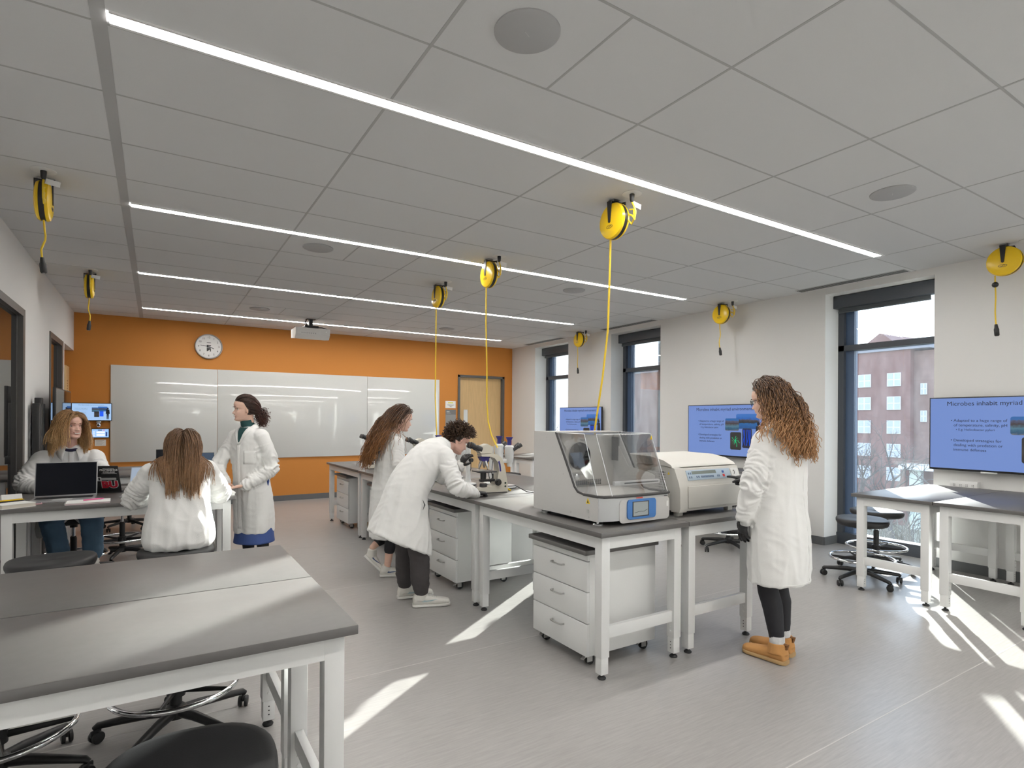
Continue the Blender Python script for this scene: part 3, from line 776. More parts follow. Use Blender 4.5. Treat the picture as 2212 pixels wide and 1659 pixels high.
# ------------------------------------------------------------------ microscopes
BEIGE = mat('beige microscope enamel', (0.60, 0.57, 0.49), 0.38)
NAVY = mat('violet blue trim', (0.035, 0.03, 0.2), 0.4)
MWH = mat('white microscope enamel', (0.72, 0.73, 0.73), 0.3)
DARK = mat('dark grey metal', (0.035, 0.035, 0.038), 0.4)
YTAPE = mat('yellow foil', (0.8, 0.68, 0.02), 0.4)
def make_compound(label):
    # eyepieces point towards local -x, arm stands at +x
    t = thing('compound_microscope', label, 'microscope', (0, 0, 0), 0, 'beige compound microscopes')
    MB().prism([(-0.13, 0.006), (-0.135, 0.03), (-0.11, 0.05), (-0.02, 0.058), (0.02, 0.075), (0.04, 0.12), (0.055, 0.2), (0.045, 0.27), (0.01, 0.31), (-0.03, 0.322), (-0.11, 0.325), (-0.118, 0.345), (-0.02, 0.352), (0.04, 0.342), (0.085, 0.305), (0.115, 0.23), (0.14, 0.08), (0.145, 0.006)], 'Y', -0.05, 0.05).build('stand', BEIGE, t)
    MB().box(-0.128, 0.138, -0.052, 0.052, 0.0, 0.008, 0.002).build('base_pad', RUBBER, t)
    MB().prism([(0.062, 0.19), (0.060, 0.215), (0.053, 0.255), (0.045, 0.275), (0.058, 0.285), (0.070, 0.25), (0.077, 0.19)], 'Y', -0.0512, 0.0512).build('arm_insert', NAVY, t)
    MB().prism([(-0.115, 0.35), (-0.13, 0.37), (-0.10, 0.42), (-0.055, 0.435), (-0.015, 0.415), (0.0, 0.353)], 'Y', -0.042, 0.042).build('binocular_head', BEIGE, t)
    for y in (-0.032, 0.032):
        a = V((-0.105, y * 0.9, 0.385)); d = V((-0.87, 0, 0.36)).normalized()
        e = MB().tube([a, a + d * 0.05, a + d * 0.051, a + d * 0.075, a + d * 0.076, a + d * 0.115, a + d * 0.118], [0.024, 0.024, 0.020, 0.020, 0.026, 0.027, 0.018], 20).build('eyepiece', DARK, t)
        MB().tube([a + d * 0.098, a + d * 0.106], 0.0275, 20).build('knurled_ring', RUBBER, e)
    MB().prism([(-0.12, 0.322), (-0.10, 0.285), (-0.05, 0.275), (-0.02, 0.322)], 'Y', -0.03, 0.03).build('nosepiece_mount', NAVY, t)
    ob = MB()
    for k, (dx, dy) in enumerate(((-0.02, 0.0), (0.012, 0.02), (0.012, -0.02), (-0.012, 0.018))):
        b = V((-0.075 + dx, dy, 0.283)); e = b + V((dx * 1.2, dy * 1.2, -0.055 - 0.006 * k))
        ob.tube([b, b + (e - b) * 0.7, b + (e - b) * 0.72, e], [0.0115, 0.0115, 0.008, 0.006], 12)
    ob.build('objectives', STEEL, t)
    st = MB().box(-0.15, 0.02, -0.085, 0.085, 0.185, 0.196, 0.002).build('stage', DARK, t)
    MB().box(-0.13, -0.06, -0.02, 0.02, 0.197, 0.203, 0.001).build('slide_holder', STEEL, st)
    MB().cyl((-0.075, 0, 0.12), 0.026, 0.062, n=20).box(-0.11, 0.03, -0.022, 0.022, 0.10, 0.122, 0.003).build('condenser', DARK, t)
    MB().lathe((-0.075, 0, 0.055), [(0.034, 0), (0.034, 0.02), (0.028, 0.03), (0.0, 0.03)], n=24).build('field_lamp', DARK, t)
    for s in (-1, 1):
        k = MB().lathe((0.045, s * 0.05, 0.095), [(0.03, 0), (0.03, s * 0.012), (0.026, s * 0.016), (0.02, s * 0.017), (0.02, s * 0.035), (0.0, s * 0.036)], 'Y', 24).build('focus_knob', BLACKP, t)
    MB().cyl((-0.01, -0.06, 0.175), 0.008, -0.045, 'Z', 12).build('stage_knob', BLACKP, t)
    bt = MB()
    for z in (0.055, 0.085): bt.cyl((0.118, -0.0505, z), 0.009, -0.002, 'Y', 14)
    bt.build('buttons', mat('green black button', (0.01, 0.03, 0.02), 0.4), t)
    return t
cm0 = make_compound('beige compound microscope the bending man looks into')
cm0.location = (2.535, 4.40, TZ); cm0.rotation_euler = (0, 0, -0.1)
copy_tree(cm0, (2.46, 7.28, TZ), 0.1, 'beige microscope half hidden by the long haired girl\'s hair')
copy_tree(cm0, (2.56, 5.95, TZ), 0.15, 'beige microscope in front of the girl, behind the man\'s back')

def make_stereo(label):
    # eyepieces point towards local -x
    t = thing('stereo_microscope', label, 'microscope', (0, 0, 0), 0, 'white stereo microscopes')
    MB().lathe((0, 0, 0.004), [(0.115, 0), (0.12, 0.006), (0.118, 0.014), (0.09, 0.022), (0.03, 0.026)], n=40).build('base', MWH, t)
    MB().lathe((0, 0, 0), [(0.116, 0), (0.118, 0.005)], n=40).build('base_pad', RUBBER, t)
    MB().lathe((0.05, 0, 0.02), [(0.034, 0), (0.026, 0.03), (0.022, 0.08), (0.022, 0.25), (0.027, 0.28), (0.024, 0.36), (0.0, 0.362)], n=24).build('column', MWH, t)
    MB().box(-0.07, 0.05, -0.025, 0.025, 0.235, 0.275, 0.008).build('focus_arm', MWH, t)
    MB().lathe((0.05, -0.026, 0.245), [(0.02, 0), (0.02, -0.03), (0.0, -0.03)], 'Y', 18).build('focus_knob', BLACKP, t)
    MB().lathe((-0.05, 0, 0.20), [(0.022, 0), (0.026, 0.03), (0.042, 0.05), (0.042, 0.11), (0.046, 0.12), (0.046, 0.19), (0.03, 0.205)], n=24).build('zoom_body', MWH, t)
    MB().lathe((-0.05, 0, 0.405), [(0.020, 0), (0.020, 0.045), (0.034, 0.072), (0.036, 0.078), (0.0, 0.08)], n=24).build('camera_port_cap', NAVY, t)
    for y in (-0.03, 0.03):
        a = V((-0.08, y, 0.36)); d = V((-0.84, 0, 0.54)).normalized()
        MB().tube([a, a + d * 0.055, a + d * 0.057, a + d * 0.095, a + d * 0.097], [0.017, 0.017, 0.021, 0.022, 0.012], 16).build('eyepiece', DARK, t)
    cb = MB().tube([(0.07, 0.02, 0.3), (0.12, 0.03, 0.28), (0.14, 0.05, 0.15), (0.13, 0.09, 0.03), (0.16, 0.12, 0.006)], 0.0035, 6).build('lead', BLACKP, t)
    return t
sm0 = make_stereo('white stereo microscope just behind the beige microscope the man uses')
sm0.location = (2.60, 5.04, TZ); sm0.rotation_euler = (0, 0, 0.3)
for x, y, r, lb in ((2.83, 4.66, 2.9, 'white stereo microscope right of the man\'s microscope, eyepieces turned to the windows'),
                    (2.90, 4.95, 3.3, 'white stereo microscope behind the one turned to the windows'),
                    (2.56, 5.47, 0.1, 'white stereo microscope hidden mostly behind the man\'s back, left blue cap'),
                    (2.80, 5.72, 0.2, 'white stereo microscope behind the man\'s neck, right blue cap'),
                    (2.62, 7.75, 0.2, 'farthest white stereo microscope by the girl\'s hair')):
    copy_tree(sm0, (x, y, TZ), r, lb)
tag(MB().tube([(2.69, 4.37, TZ + 0.05), (2.75, 4.33, TZ + 0.055), (2.80, 4.22, TZ + 0.01), (2.84, 4.12, TZ + 0.005), (2.87, 3.9, TZ + 0.005), (2.84, 3.6, TZ + 0.005)], 0.0042, 8).build('power_cord', BLACKP, None), 'thin black power cord curling from the man\'s microscope across the bench', 'cord')

# ------------------------------------------------------------------ yellow cord reels
def make_reel(label, mirror=1):
    t = thing('cord_reel', label, 'cord reel', (0, 0, 0), 0, 'ceiling cord reels')
    # axis along x, hub centre at local origin
    h = MB()
    prof = [(0.0, -0.048), (0.055, -0.047), (0.10, -0.043), (0.125, -0.034), (0.132, -0.022), (0.133, -0.016)]
    h.lathe((0, 0, 0), prof + [(0.12, -0.015)], 'X', 48)
    h.lathe((0, 0, 0), [(0.12, 0.015)] + [(r, -x) for r, x in reversed(prof)], 'X', 48)
    h.build('housing', YELLOW, t, 30)
    MB().lathe((0, 0, 0), [(0.12, -0.016), (0.129, -0.0155), (0.129, 0.0155), (0.12, 0.016)], 'X', 48).build('band', BLACKP, t)
    b = MB()
    for s in (-1, 1):
        b.prism([(-0.024, 0.142), (0.024, 0.142), (0.011, -0.012), (0.0, -0.02), (-0.011, -0.012)], 'X', s * 0.049 - 0.003, s * 0.049 + 0.003)
    b.box(-0.052, 0.052, -0.024, 0.024, 0.137, 0.143)
    b.build('yoke', BLACKP, t)
    MB().box(-0.03, 0.03, -0.03, 0.03, 0.153, 0.1565).box(-0.03, -0.026, -0.02, 0.02, 0.143, 0.154).box(0.026, 0.03, -0.02, 0.02, 0.143, 0.154).build('swivel_bracket', STEEL, t)
    hk = MB().tube([(0.045, -0.02, 0.135), (0.062, -0.05, 0.138), (0.05, -0.06, 0.12)], 0.007, 8).build('cord_guide', BLACKP, t)
    for s in (-1, 1): MB().tube([(s * 0.0478, 0.032 * cos(a), -0.046 + 0.012 * sin(a)) for a in [2 * pi * i / 24 for i in range(25)]], 0.0014, 6).tube([(s * 0.0478, -0.018, -0.046), (s * 0.0478, -0.005, -0.041), (s * 0.0478, 0.004, -0.05), (s * 0.0478, 0.018, -0.044)], 0.002, 6).build('maker_mark', INK, t)
    # supply lead: up from the hub to the plug in the ceiling
    MB().tube([(0.02, -0.128, 0.02), (0.022, -0.165, 0.0), (0.022, -0.19, -0.035), (0.022, -0.20, 0.02), (0.02, -0.185, 0.06), (0.02, -0.165, 0.10), (0.02, -0.165, 0.112)], 0.0065, 8).tube([(0.02, -0.125, -0.02), (0.022, -0.16, -0.06), (0.022, -0.185, -0.03), (0.022, -0.18, 0.04), (0.022, -0.14, 0.05)], 0.006, 8).build('supply_cord', YCORD, t)
    MB().lathe((0.02, -0.165, 0.095), [(0.009, 0), (0.016, 0.015), (0.018, 0.05), (0.018, 0.058)], n=16).build('plug', BLACKP, t)
    tg = MB().box(0.02, 0.10, -0.1655, -0.1645, 0.045, 0.082, M=Matrix.Translation((0, 0, 0.03)) @ Matrix.Rotation(0.15, 4, 'Y')).build('warning_tag', PAPER, t)
    return t
def add_cord(t, pts, plug=True, ball=False):
    MB().tube(pts, 0.006 if plug else 0.0075, 8).build('cord', YCORD, t)
    if plug:
        e = V(pts[-1]); d = (e - V(pts[-2])).normalized()
        MB().tube([e - d * 0.012, e + d * 0.02, e + d * 0.035, e + d * 0.09, e + d * 0.097], [0.011, 0.015, 0.02, 0.019, 0.013], 14).build('socket_connector', RUBBER, t)
        MB().tube([e + d * 0.097, e + d * 0.0985], 0.009, 12).build('socket_face', mat('pale socket face', (0.4, 0.4, 0.4), 0.5), t)
    if ball: MB().ball((pts[1][0], pts[1][1], pts[1][2]), 0.026, 8).build('stop_ball', BLACKP, t)
RZ = CH - 0.158
reel = make_reel('cord reel with plug hanging at the left, nearer of the two by the left wall')
reel.location = (-0.66, 5.03, RZ)
RL = [(-0.645, 8.02, 'small far cord reel in front of the orange wall, nearer the left wall'),
      (2.89, 3.20, 'yellow cord reel over the shaker, largest in the middle of the picture'),
      (2.885, 5.07, 'middle of the three cord reels above the island'),
      (2.895, 6.33, 'farthest of the three cord reels above the island'),
      (6.655, 5.17, 'cord reel above the middle screen by the window wall'),
      (6.62, 8.26, 'small farthest cord reel by the window wall'),
      (6.60, 2.04, 'cord reel at the right picture edge with a black stop ball')]
reels = [reel] + [copy_tree(reel, (x, y, RZ), 0, lb) for x, y, lb in RL]
up = RZ - 0.0
def W2(r, pts): return [(p[0] - r.location.x, p[1] - r.location.y, p[2] - r.location.z) for p in pts]
def hang(r, dx, z1, sway=0.012, ball=False, n=6):
    x, y, z = r.location
    y0 = y + dx
    pts = [(x, y0, z - 0.118), (x + sway * .5, y0, z - 0.20)]
    for i in range(1, n): pts.append((x + sway * sin(i * 1.1), y0 - 0.01 * i / n, z - 0.20 + (z1 + 0.2 - z) * i / n))
    pts.append((x - sway * 0.4, y0 - 0.012, z1))
    return W2(r, pts)
add_cord(reels[0], hang(reels[0], 0.0, 2.60))
add_cord(reels[1], hang(reels[1], 0.0, 2.60, -0.01))
add_cord(reels[5], hang(reels[5], 0.03, 2.53, 0.016))
add_cord(reels[6], hang(reels[6], 0.05, 2.48, 0.006))
add_cord(reels[7], hang(reels[7], 0.07, 2.42, 0.012, True), True, True)
add_cord(reels[2], W2(reels[2], [(2.89, 3.24, RZ - 0.118), (2.892, 3.25, 2.6), (2.895, 3.27, 2.2), (2.89, 3.32, 1.85), (2.885, 3.38, 1.55), (2.88, 3.43, 1.3), (2.87, 3.46, 1.05), (2.84, 3.5, TZ + 0.03), (2.78, 3.6, TZ + 0.008)]), False)
add_cord(reels[3], W2(reels[3], [(2.885, 5.13, RZ - 0.118), (2.885, 5.13, 2.5), (2.90, 5.13, 2.0), (2.895, 5.12, 1.7), (2.89, 5.08, 1.5), (2.885, 5.0, 1.36), (2.88, 4.9, 1.27), (2.86, 4.8, 1.20), (2.84, 4.72, 1.12), (2.80, 4.62, 1.02), (2.76, 4.54, 0.94), (2.74, 4.47, TZ + 0.02), (2.74, 4.40, TZ + 0.008)]), False)
add_cord(reels[4], W2(reels[4], [(2.895, 6.39, RZ - 0.118), (2.893, 6.39, 2.4), (2.89, 6.39, 1.8), (2.895, 6.36, 1.4), (2.88, 6.3, 1.0), (2.86, 6.2, TZ + 0.01)]), False)
PL = mat('white outlet plate', (0.72, 0.72, 0.71), 0.4)
o0 = None
for k, r in enumerate(reels):
    p = (r.location.x + 0.02, r.location.y - 0.165, CH)
    lb = 'round white ceiling outlet above the ' + ['left reel by the wall', 'small reel before the orange wall', 'reel over the shaker', 'middle island reel', 'farthest island reel', 'reel by the middle screen', 'smallest window side reel', 'reel at the right edge'][k]
    if o0 is None:
        o0 = thing('ceiling_outlet', lb, 'outlet', p, 0, 'ceiling outlets for the reels')
        MB().lathe((0, 0, 0), [(0.07, -0.0005), (0.07, -0.004), (0.045, -0.006), (0.025, -0.005)], n=32).build('plate', PL, o0)
    else: copy_tree(o0, p, 0, lb)
# ------------------------------------------------------------------ screens with the lecture slide
SCR = mat('lit slide background', (0.165, 0.26, 0.58), 0.25, emit=0.8)
def pic(name, cols, emit=0.5, scale=6.0, wave=False, axis='Y'):
    m = bpy.data.materials.new(name); m.use_nodes = True
    n = m.node_tree; b = n.nodes['Principled BSDF']
    tc = n.nodes.new('ShaderNodeTexCoord'); t = n.nodes.new('ShaderNodeTexNoise'); t.inputs['Scale'].default_value = scale; t.inputs['Detail'].default_value = 5
    sp = n.nodes.new('ShaderNodeSeparateXYZ'); ad = n.nodes.new('ShaderNodeMath'); ad.operation = 'MULTIPLY_ADD'; ad.inputs[1].default_value = 0.35
    n.links.new(tc.outputs['Generated'], t.inputs[0]); n.links.new(tc.outputs['Generated'], sp.inputs[0])
    n.links.new(t.outputs[0], ad.inputs[0]); n.links.new(sp.outputs[axis], ad.inputs[2])
    r = n.nodes.new('ShaderNodeValToRGB'); e = r.color_ramp.elements
    while len(e) < len(cols): e.new(0.5)
    for i, (p, c) in enumerate(cols): e[i].position = p; e[i].color = (*c, 1)
    n.links.new(ad.outputs[0], r.inputs[0]); n.links.new(r.outputs[0], b.inputs['Base Color']); n.links.new(r.outputs[0], b.inputs['Emission Color'])
    b.inputs['Emission Strength'].default_value = emit; n.links.remove(b.inputs['Base Color'].links[0]); b.inputs['Base Color'].default_value = (0.02, 0.02, 0.02, 1); b.inputs['Roughness'].default_value = 0.3
    return m
P_LAKE = pic('slide photo of a misty pool', [(0.1, (0.35, 0.3, 0.25)), (0.3, (0.02, 0.12, 0.25)), (0.55, (0.12, 0.3, 0.42)), (0.75, (0.08, 0.05, 0.05)), (0.95, (0.12, 0.16, 0.3)), (1.15, (0.03, 0.2, 0.6))], axis='Z')
P_MOUNT = pic('slide photo of a mountain lake', [(0.1, (0.0, 0.08, 0.35)), (0.5, (0.02, 0.2, 0.6)), (0.62, (0.03, 0.03, 0.03)), (0.78, (0.1, 0.1, 0.14)), (0.85, (0.02, 0.18, 0.7)), (1.2, (0.05, 0.25, 0.8))], axis='Z')
P_ROCK = pic('slide photo of dark soil', [(0.2, (0.02, 0.018, 0.016)), (0.6, (0.07, 0.06, 0.05)), (1.1, (0.03, 0.03, 0.03))], scale=30, axis='Z')
P_DARKB = pic('slide photo with dark blue ground', [(0.2, (0.005, 0.008, 0.04)), (0.8, (0.01, 0.02, 0.1)), (1.1, (0.03, 0.03, 0.05))], scale=12, axis='Z')
GREENM = mat('glowing green microbe', (0.02, 0.5, 0.2), 0.5, emit=0.8)
BLUEM = mat('glowing blue microbe', (0.01, 0.09, 0.75), 0.5, emit=1.0)
SLIDEINK = mat('slide text', (0.012, 0.016, 0.03), 0.4)
rnd = random.Random(4)
def make_tv(label, cat='screen', W=1.27, H=0.745):
    # screen plane: local x = right along the picture, local y out towards the viewer, z up; origin at the back centre
    t = thing('wall_screen', label, cat, (0, 0, 0), 0, 'screens on the window wall')
    MB().box(-W/2, W/2, -0.03, 0.0, -H/2, H/2, 0.004).build('housing', BLACKP, t)
    MB().box(-0.2, 0.2, 0.0, 0.05, -0.15, 0.15).build('mount', BLACKP, t)
    f = lambda x, z, y=-0.0315: frame((x, y, z), (1, 0, 0), (0, 0, 1))
    pn = MB().box(-W/2 + 0.011, W/2 - 0.011, -0.0312, -0.030, -H/2 + 0.02, H/2 - 0.011).build('display_panel', SCR, t)
    put_text('slide_title', 'Microbes inhabit myriad environments', 0.062, SLIDEINK, f(-W/2 + 0.155, H/2 - 0.068), pn, 0.0)
    for z, x, s, tx in ((0.135, -0.445, 0.041, '\u2022 Adapted to a huge range of'), (0.088, -0.42, 0.041, 'of temperature, salinity, pH'), (0.043, -0.40, 0.033, '\u2022 E.g. Helicobacter pylori'),
                     (-0.065, -0.445, 0.041, '\u2022 Developed strategies for'), (-0.112, -0.42, 0.041, 'dealing with predation or'), (-0.159, -0.42, 0.041, 'immune defenses')):
        put_text('slide_text', tx, s * 0.95, SLIDEINK, f(x * W / 1.27, z), pn)
    def card(name, x0, x1, z0, z1, m, y):
        return MB().prism(rrect(x0, x1, z0, z1, 0.022), 'Y', y - 0.0004, y).build(name, m, pn, None)
    card('mountain_picture', 0.215, 0.57, 0.03, 0.235, P_MOUNT, -0.0316)
    card('pool_picture', 0.035, 0.26, 0.0, 0.175, P_LAKE, -0.0321)
    g = card('green_picture', 0.12, 0.30, -0.265, -0.02, P_ROCK, -0.0326)
    q = MB()
    for i in range(9):
        a = i * 0.7 + rnd.random() * .4; r = 0.045 + rnd.random() * 0.035
        q.tube([(0.21, -0.0332, -0.14), (0.21 + r * .5 * cos(a + .3), -0.0332, -0.14 + r * .6 * sin(a + .3)), (0.21 + r * cos(a), -0.0332, -0.14 + 1.1 * r * sin(a))], [0.016, 0.009, 0.012], 8, flat=0.05, up=(0, 1, 0))
    q.build('microbe', GREENM, g)
    b = card('blue_picture', 0.315, 0.465, -0.235, 0.035, P_DARKB, -0.0326)
    q = MB()
    for i in range(6):
        x = 0.335 + 0.022 * i
        q.tube([(x, -0.0332, 0.02), (x + rnd.uniform(-.02, .02), -0.0332, -0.08), (x + rnd.uniform(-.02, .02), -0.0332, -0.2)], 0.007, 6, flat=0.05, up=(0, 1, 0))
    b2 = q.build('tubes', BLUEM, b)
    # dark standing figure at the slide's right edge
    q = MB().ball((0.565, -0.0335, 0.10), 0.022, 6, (1, 0.03, 1.2)).prism([(0.53, 0.07), (0.60, 0.07), (0.612, -0.08), (0.595, -0.09), (0.59, -0.27), (0.57, -0.27), (0.566, -0.1), (0.56, -0.27), (0.54, -0.27), (0.536, -0.09), (0.518, -0.08)], 'Y', -0.034, -0.033)
    q.build('figure', SLIDEINK, pn)
    bar = MB().box(-0.19, -0.06, -0.05, -0.03, -H/2 - 0.012, -H/2 + 0.004, 0.003).build('sensor_bar', mat('pale sensor bar', (0.6, 0.6, 0.6), 0.3), t)
    return t
tv = make_tv('large lit lecture screen at the right picture edge, over the sunlit benches')
tv.location = (XR - 0.052, 2.115, 1.405); tv.rotation_euler = (0, 0, -pi / 2)
copy_tree(tv, (XR - 0.052, 5.315, 1.385), -pi / 2, 'lit lecture screen on the wall partly hidden by the pointing woman')
copy_tree(tv, (XR - 0.052, 8.58, 1.40), -pi / 2, 'small far lecture screen above the shaker, crossed by the yellow cord')
c = copy_tree(tv, (XL + 0.115, 8.50, 1.50), pi / 2, 'placeholder')
for ch in [q for q in bpy.data.objects if q.parent == c and q.name.startswith('display_panel')]:
    for g in [q for q in bpy.data.objects if q.parent == ch]:
        for g2 in [q for q in bpy.data.objects if q.parent == g]: bpy.data.objects.remove(g2)
        bpy.data.objects.remove(g)
    bpy.data.objects.remove(ch)
c['label'] = 'switched off glossy screen on the left wall, seen almost edge on'; c.location = (XL + 0.15, 8.43, 1.47)
MB().box(-0.622, 0.622, -0.0312, -0.030, -0.352, 0.36).build('display_panel', MIRR, c)
# small wide screen on the orange wall with the same kind of slide
s2 = thing('wall_screen', 'small wide lit screen on the orange wall left of the whiteboard', 'screen', (-0.853, YB, 1.606))
MB().box(-0.258, 0.258, -0.06, -0.012, -0.14, 0.14, 0.003).build('housing', BLACKP, s2)
PB = mat('pale blue slide', (0.36, 0.55, 0.84), 0.3, emit=0.85)
pn = MB().box(-0.25, 0.25, -0.0612, -0.06, -0.131, 0.131).build('display_panel', PB, s2)
f2 = lambda x, z: frame((x, -0.0615, z), (1, 0, 0), (0, 0, 1))
GI = mat('grey slide text', (0.2, 0.3, 0.45), 0.5)
put_text('slide_title', 'Microbes inhabit myriad environments', 0.021, GI, f2(-0.17, 0.106), pn)
for z, tx in ((0.055, 'Adapted to a huge range of'), (0.033, 'of temperature, salinity, pH'), (-0.01, 'Developed strategies for'), (-0.032, 'dealing with predation or'), (-0.054, 'immune defenses')):
    put_text('slide_text', tx, 0.015, GI, f2(-0.22, z), pn)
MB().box(0.08, 0.2, -0.0622, -0.0614, 0.01, 0.085).build('mountain_picture', P_MOUNT, pn)
MB().box(0.0, 0.09, -0.0626, -0.0618, 0.0, 0.07).build('pool_picture', P_LAKE, pn)
MB().box(0.03, 0.095, -0.063, -0.0622, -0.08, 0.005).build('green_picture', P_ROCK, pn)
MB().box(0.10, 0.15, -0.063, -0.0622, -0.07, 0.01).build('blue_picture', BLUEM, pn)
MB().ball((0.205, -0.0632, 0.055), 0.012, 6, (1, 0.05, 1.2)).prism([(0.185, 0.04), (0.225, 0.04), (0.232, -0.03), (0.22, -0.03), (0.217, -0.115), (0.207, -0.115), (0.205, -0.04), (0.202, -0.115), (0.192, -0.115), (0.19, -0.03), (0.178, -0.03)], 'Y', -0.0634, -0.0626).build('figure', SLIDEINK, pn)
# pan tilt camera under it
pt = thing('ptz_camera', 'small silver pan and tilt camera under the small wide screen', 'camera', (-0.765, YB, 1.40))
MB().box(-0.03, 0.03, -0.07, 0.0, 0.03, 0.06, 0.006).build('bracket', STEEL, pt)
MB().ball((0, -0.075, 0.0), 0.034, 10).build('camera_head', CHROME, pt, True)
MB().cyl((0.0, -0.105, -0.002), 0.017, -0.01, 'Y', 18).build('lens', INK, pt)
# control panel
cp = thing('control_panel', 'small lit touch control panel mounted below the pan and tilt camera', 'control panel', (-0.745, YB, 1.268))
MB().box(-0.118, 0.118, -0.03, 0, -0.075, 0.075, 0.006).build('housing', BLACKP, cp)
pp = MB().box(-0.108, 0.108, -0.0312, -0.03, -0.064, 0.064).build('display_panel', mat('lit control screen', (0.3, 0.5, 0.85), 0.3, emit=1.0), cp)
q = MB()
q.box(-0.05, 0.06, -0.032, -0.0313, 0.0, 0.03).box(-0.05, 0.06, -0.032, -0.0313, -0.045, -0.012)
for z in (0.02, -0.01, -0.04): q.box(-0.095, -0.07, -0.032, -0.0313, z - 0.008, z + 0.008)
q.build('tiles', mat('white screen tile', (0.85, 0.88, 0.9), 0.4, emit=0.9), pp)
q = MB().box(-0.03, 0.02, -0.032, -0.0313, 0.043, 0.056).build('menu_bar', mat('dark screen tile', (0.03, 0.06, 0.2), 0.4, emit=0.3), pp)
MB().box(0.03, 0.06, -0.032, -0.0313, 0.043, 0.056).build('pink_tile', mat('pink screen tile', (0.8, 0.2, 0.35), 0.4, emit=0.8), pp)
MB().box(0.07, 0.09, -0.032, -0.0313, -0.05, 0.02).build('level_bar', mat('blue screen tile', (0.03, 0.08, 0.4), 0.4, emit=0.4), pp)
# paper notice under the panel
nt_ = thing('paper_notice', 'white printed sheet taped under the touch control panel', 'notice', (-0.745, YB, 1.115))
MB().box(-0.073, 0.073, -0.003, -0.001, -0.05, 0.05).build('sheet', PAPER, nt_)
q = MB()
for k in range(7): q.box(-0.055, 0.05 - (k % 3) * 0.015, -0.0036, -0.003, 0.036 - k * 0.012, 0.039 - k * 0.012)
q.build('print', mat('grey print', (0.3, 0.3, 0.3), 0.7), nt_)
# door card and room sign
dc = thing('door_card', 'white card with a yellow line beside the wooden door', 'notice', (5.407, YB, 1.842))
MB().box(-0.122, 0.122, -0.006, -0.001, -0.078, 0.078).build('sheet', PAPER, dc)
MB().box(-0.06, 0.06, -0.0068, -0.006, 0.03, 0.048).build('yellow_line', mat('yellow print', (0.75, 0.7, 0.05), 0.6), dc)
q = MB()
for k in range(3): q.box(-0.08 + 0.03 * k, 0.085 - 0.03 * k, -0.0068, -0.006, -0.012 - k * 0.02, -0.005 - k * 0.02)
q.build('print', INK, dc)
rs = thing('room_sign', 'grey room sign plate below the white card by the door', 'sign', (5.41, YB, 1.536))
MB().box(-0.122, 0.122, -0.012, -0.001, -0.195, 0.195, 0.002).build('plate', mat('mid grey sign', (0.27, 0.27, 0.265), 0.5), rs)
MB().box(-0.122, 0.122, -0.0135, -0.012, 0.09, 0.195).build('header', mat('dark grey sign header', (0.17, 0.17, 0.17), 0.5), rs)
MB().box(-0.1, -0.03, -0.0142, -0.0135, 0.14, 0.165).box(-0.1, 0.0, -0.0142, -0.0135, 0.115, 0.124).build('print', mat('pale sign print', (0.45, 0.45, 0.44), 0.5), rs)

# clock
ck = thing('wall_clock', 'round white wall clock with silver rim above the whiteboard', 'clock', (0.772, YB, 2.755))
MB().lathe((0, 0, 0), [(0.205, -0.001), (0.214, -0.02), (0.214, -0.04), (0.203, -0.05), (0.196, -0.044), (0.194, -0.03)], 'Y', 64).build('rim', mat('silver clock rim', (0.62, 0.62, 0.63), 0.3, metal=0.7), ck)
MB().lathe((0, 0, 0), [(0.0, -0.02), (0.197, -0.02), (0.197, -0.031), (0.0, -0.031)], 'Y', 64).build('face', mat('white clock face', (0.76, 0.755, 0.75), 0.4), ck)
for k in range(1, 13):
    a = pi / 2 - k * pi / 6
    put_text('numeral', str(k), 0.045, INK, frame((0.155 * cos(a), -0.0325, 0.155 * sin(a)), (1, 0, 0), (0, 0, 1)), ck, align='CENTER')
em = MB().prism([(-0.032, 0.03), (0.032, 0.03), (0.032, 0.012), (-0.01, 0.012), (-0.01, -0.006), (0.028, -0.006), (0.028, -0.02), (-0.032, -0.02)], 'Y', -0.033, -0.032)
em.prism([(-0.032, -0.026), (0.032, -0.026), (0.032, -0.085), (0.015, -0.085), (0.015, -0.05), (-0.012, -0.075), (-0.032, -0.085)], 'Y', -0.033, -0.032)
em.box(-0.032, 0.03, -0.033, -0.032, 0.062, 0.07)
em.build('emblem', mat('dark emblem', (0.04, 0.04, 0.04), 0.5), ck)
def hand(a, L, w):
    q = MB().box(-0.03, L, -0.001, 0.001, -w, w)
    bmesh.ops.transform(q.bm, matrix=Matrix.Translation((0, -0.036, 0)) @ Matrix.Rotation(-a, 4, 'Y'), verts=q.bm.verts)
    q.build('clock_hand', INK, ck)
hand(radians(172), 0.13, 0.004); hand(radians(-24), 0.085, 0.005)

# projector hung from the ceiling
pj_ = thing('projector', 'white ceiling projector on a short black pole before the orange wall', 'projector', (2.16, 9.75, CH))
MB().box(-0.03, 0.03, -0.03, 0.03, -0.12, 0.0).box(-0.07, 0.07, -0.06, 0.06, -0.008, 0.0).build('pole', BLACKP, pj_)
MB().box(-0.11, 0.11, -0.1, 0.1, -0.155, -0.115, 0.004).box(-0.26, 0.22, -0.05, -0.02, -0.165, -0.15).build('mount_plate', BLACKP, pj_)
bd = MB().prism([(-0.19, -0.17), (0.17, -0.17), (0.19, -0.20), (0.17, -0.31), (-0.12, -0.34), (-0.19, -0.27)], 'X', -0.27, 0.27).build('body', mat('white projector case', (0.76, 0.75, 0.73), 0.4), pj_)
MB().cyl((0.21, -0.191, -0.215), 0.018, -0.002, 'Y', 16).build('badge', STEEL, pj_)
q = MB()
for k in range(8): q.box(-0.18 + k * 0.03, -0.165 + k * 0.03, -0.1915, -0.19, -0.262, -0.245)
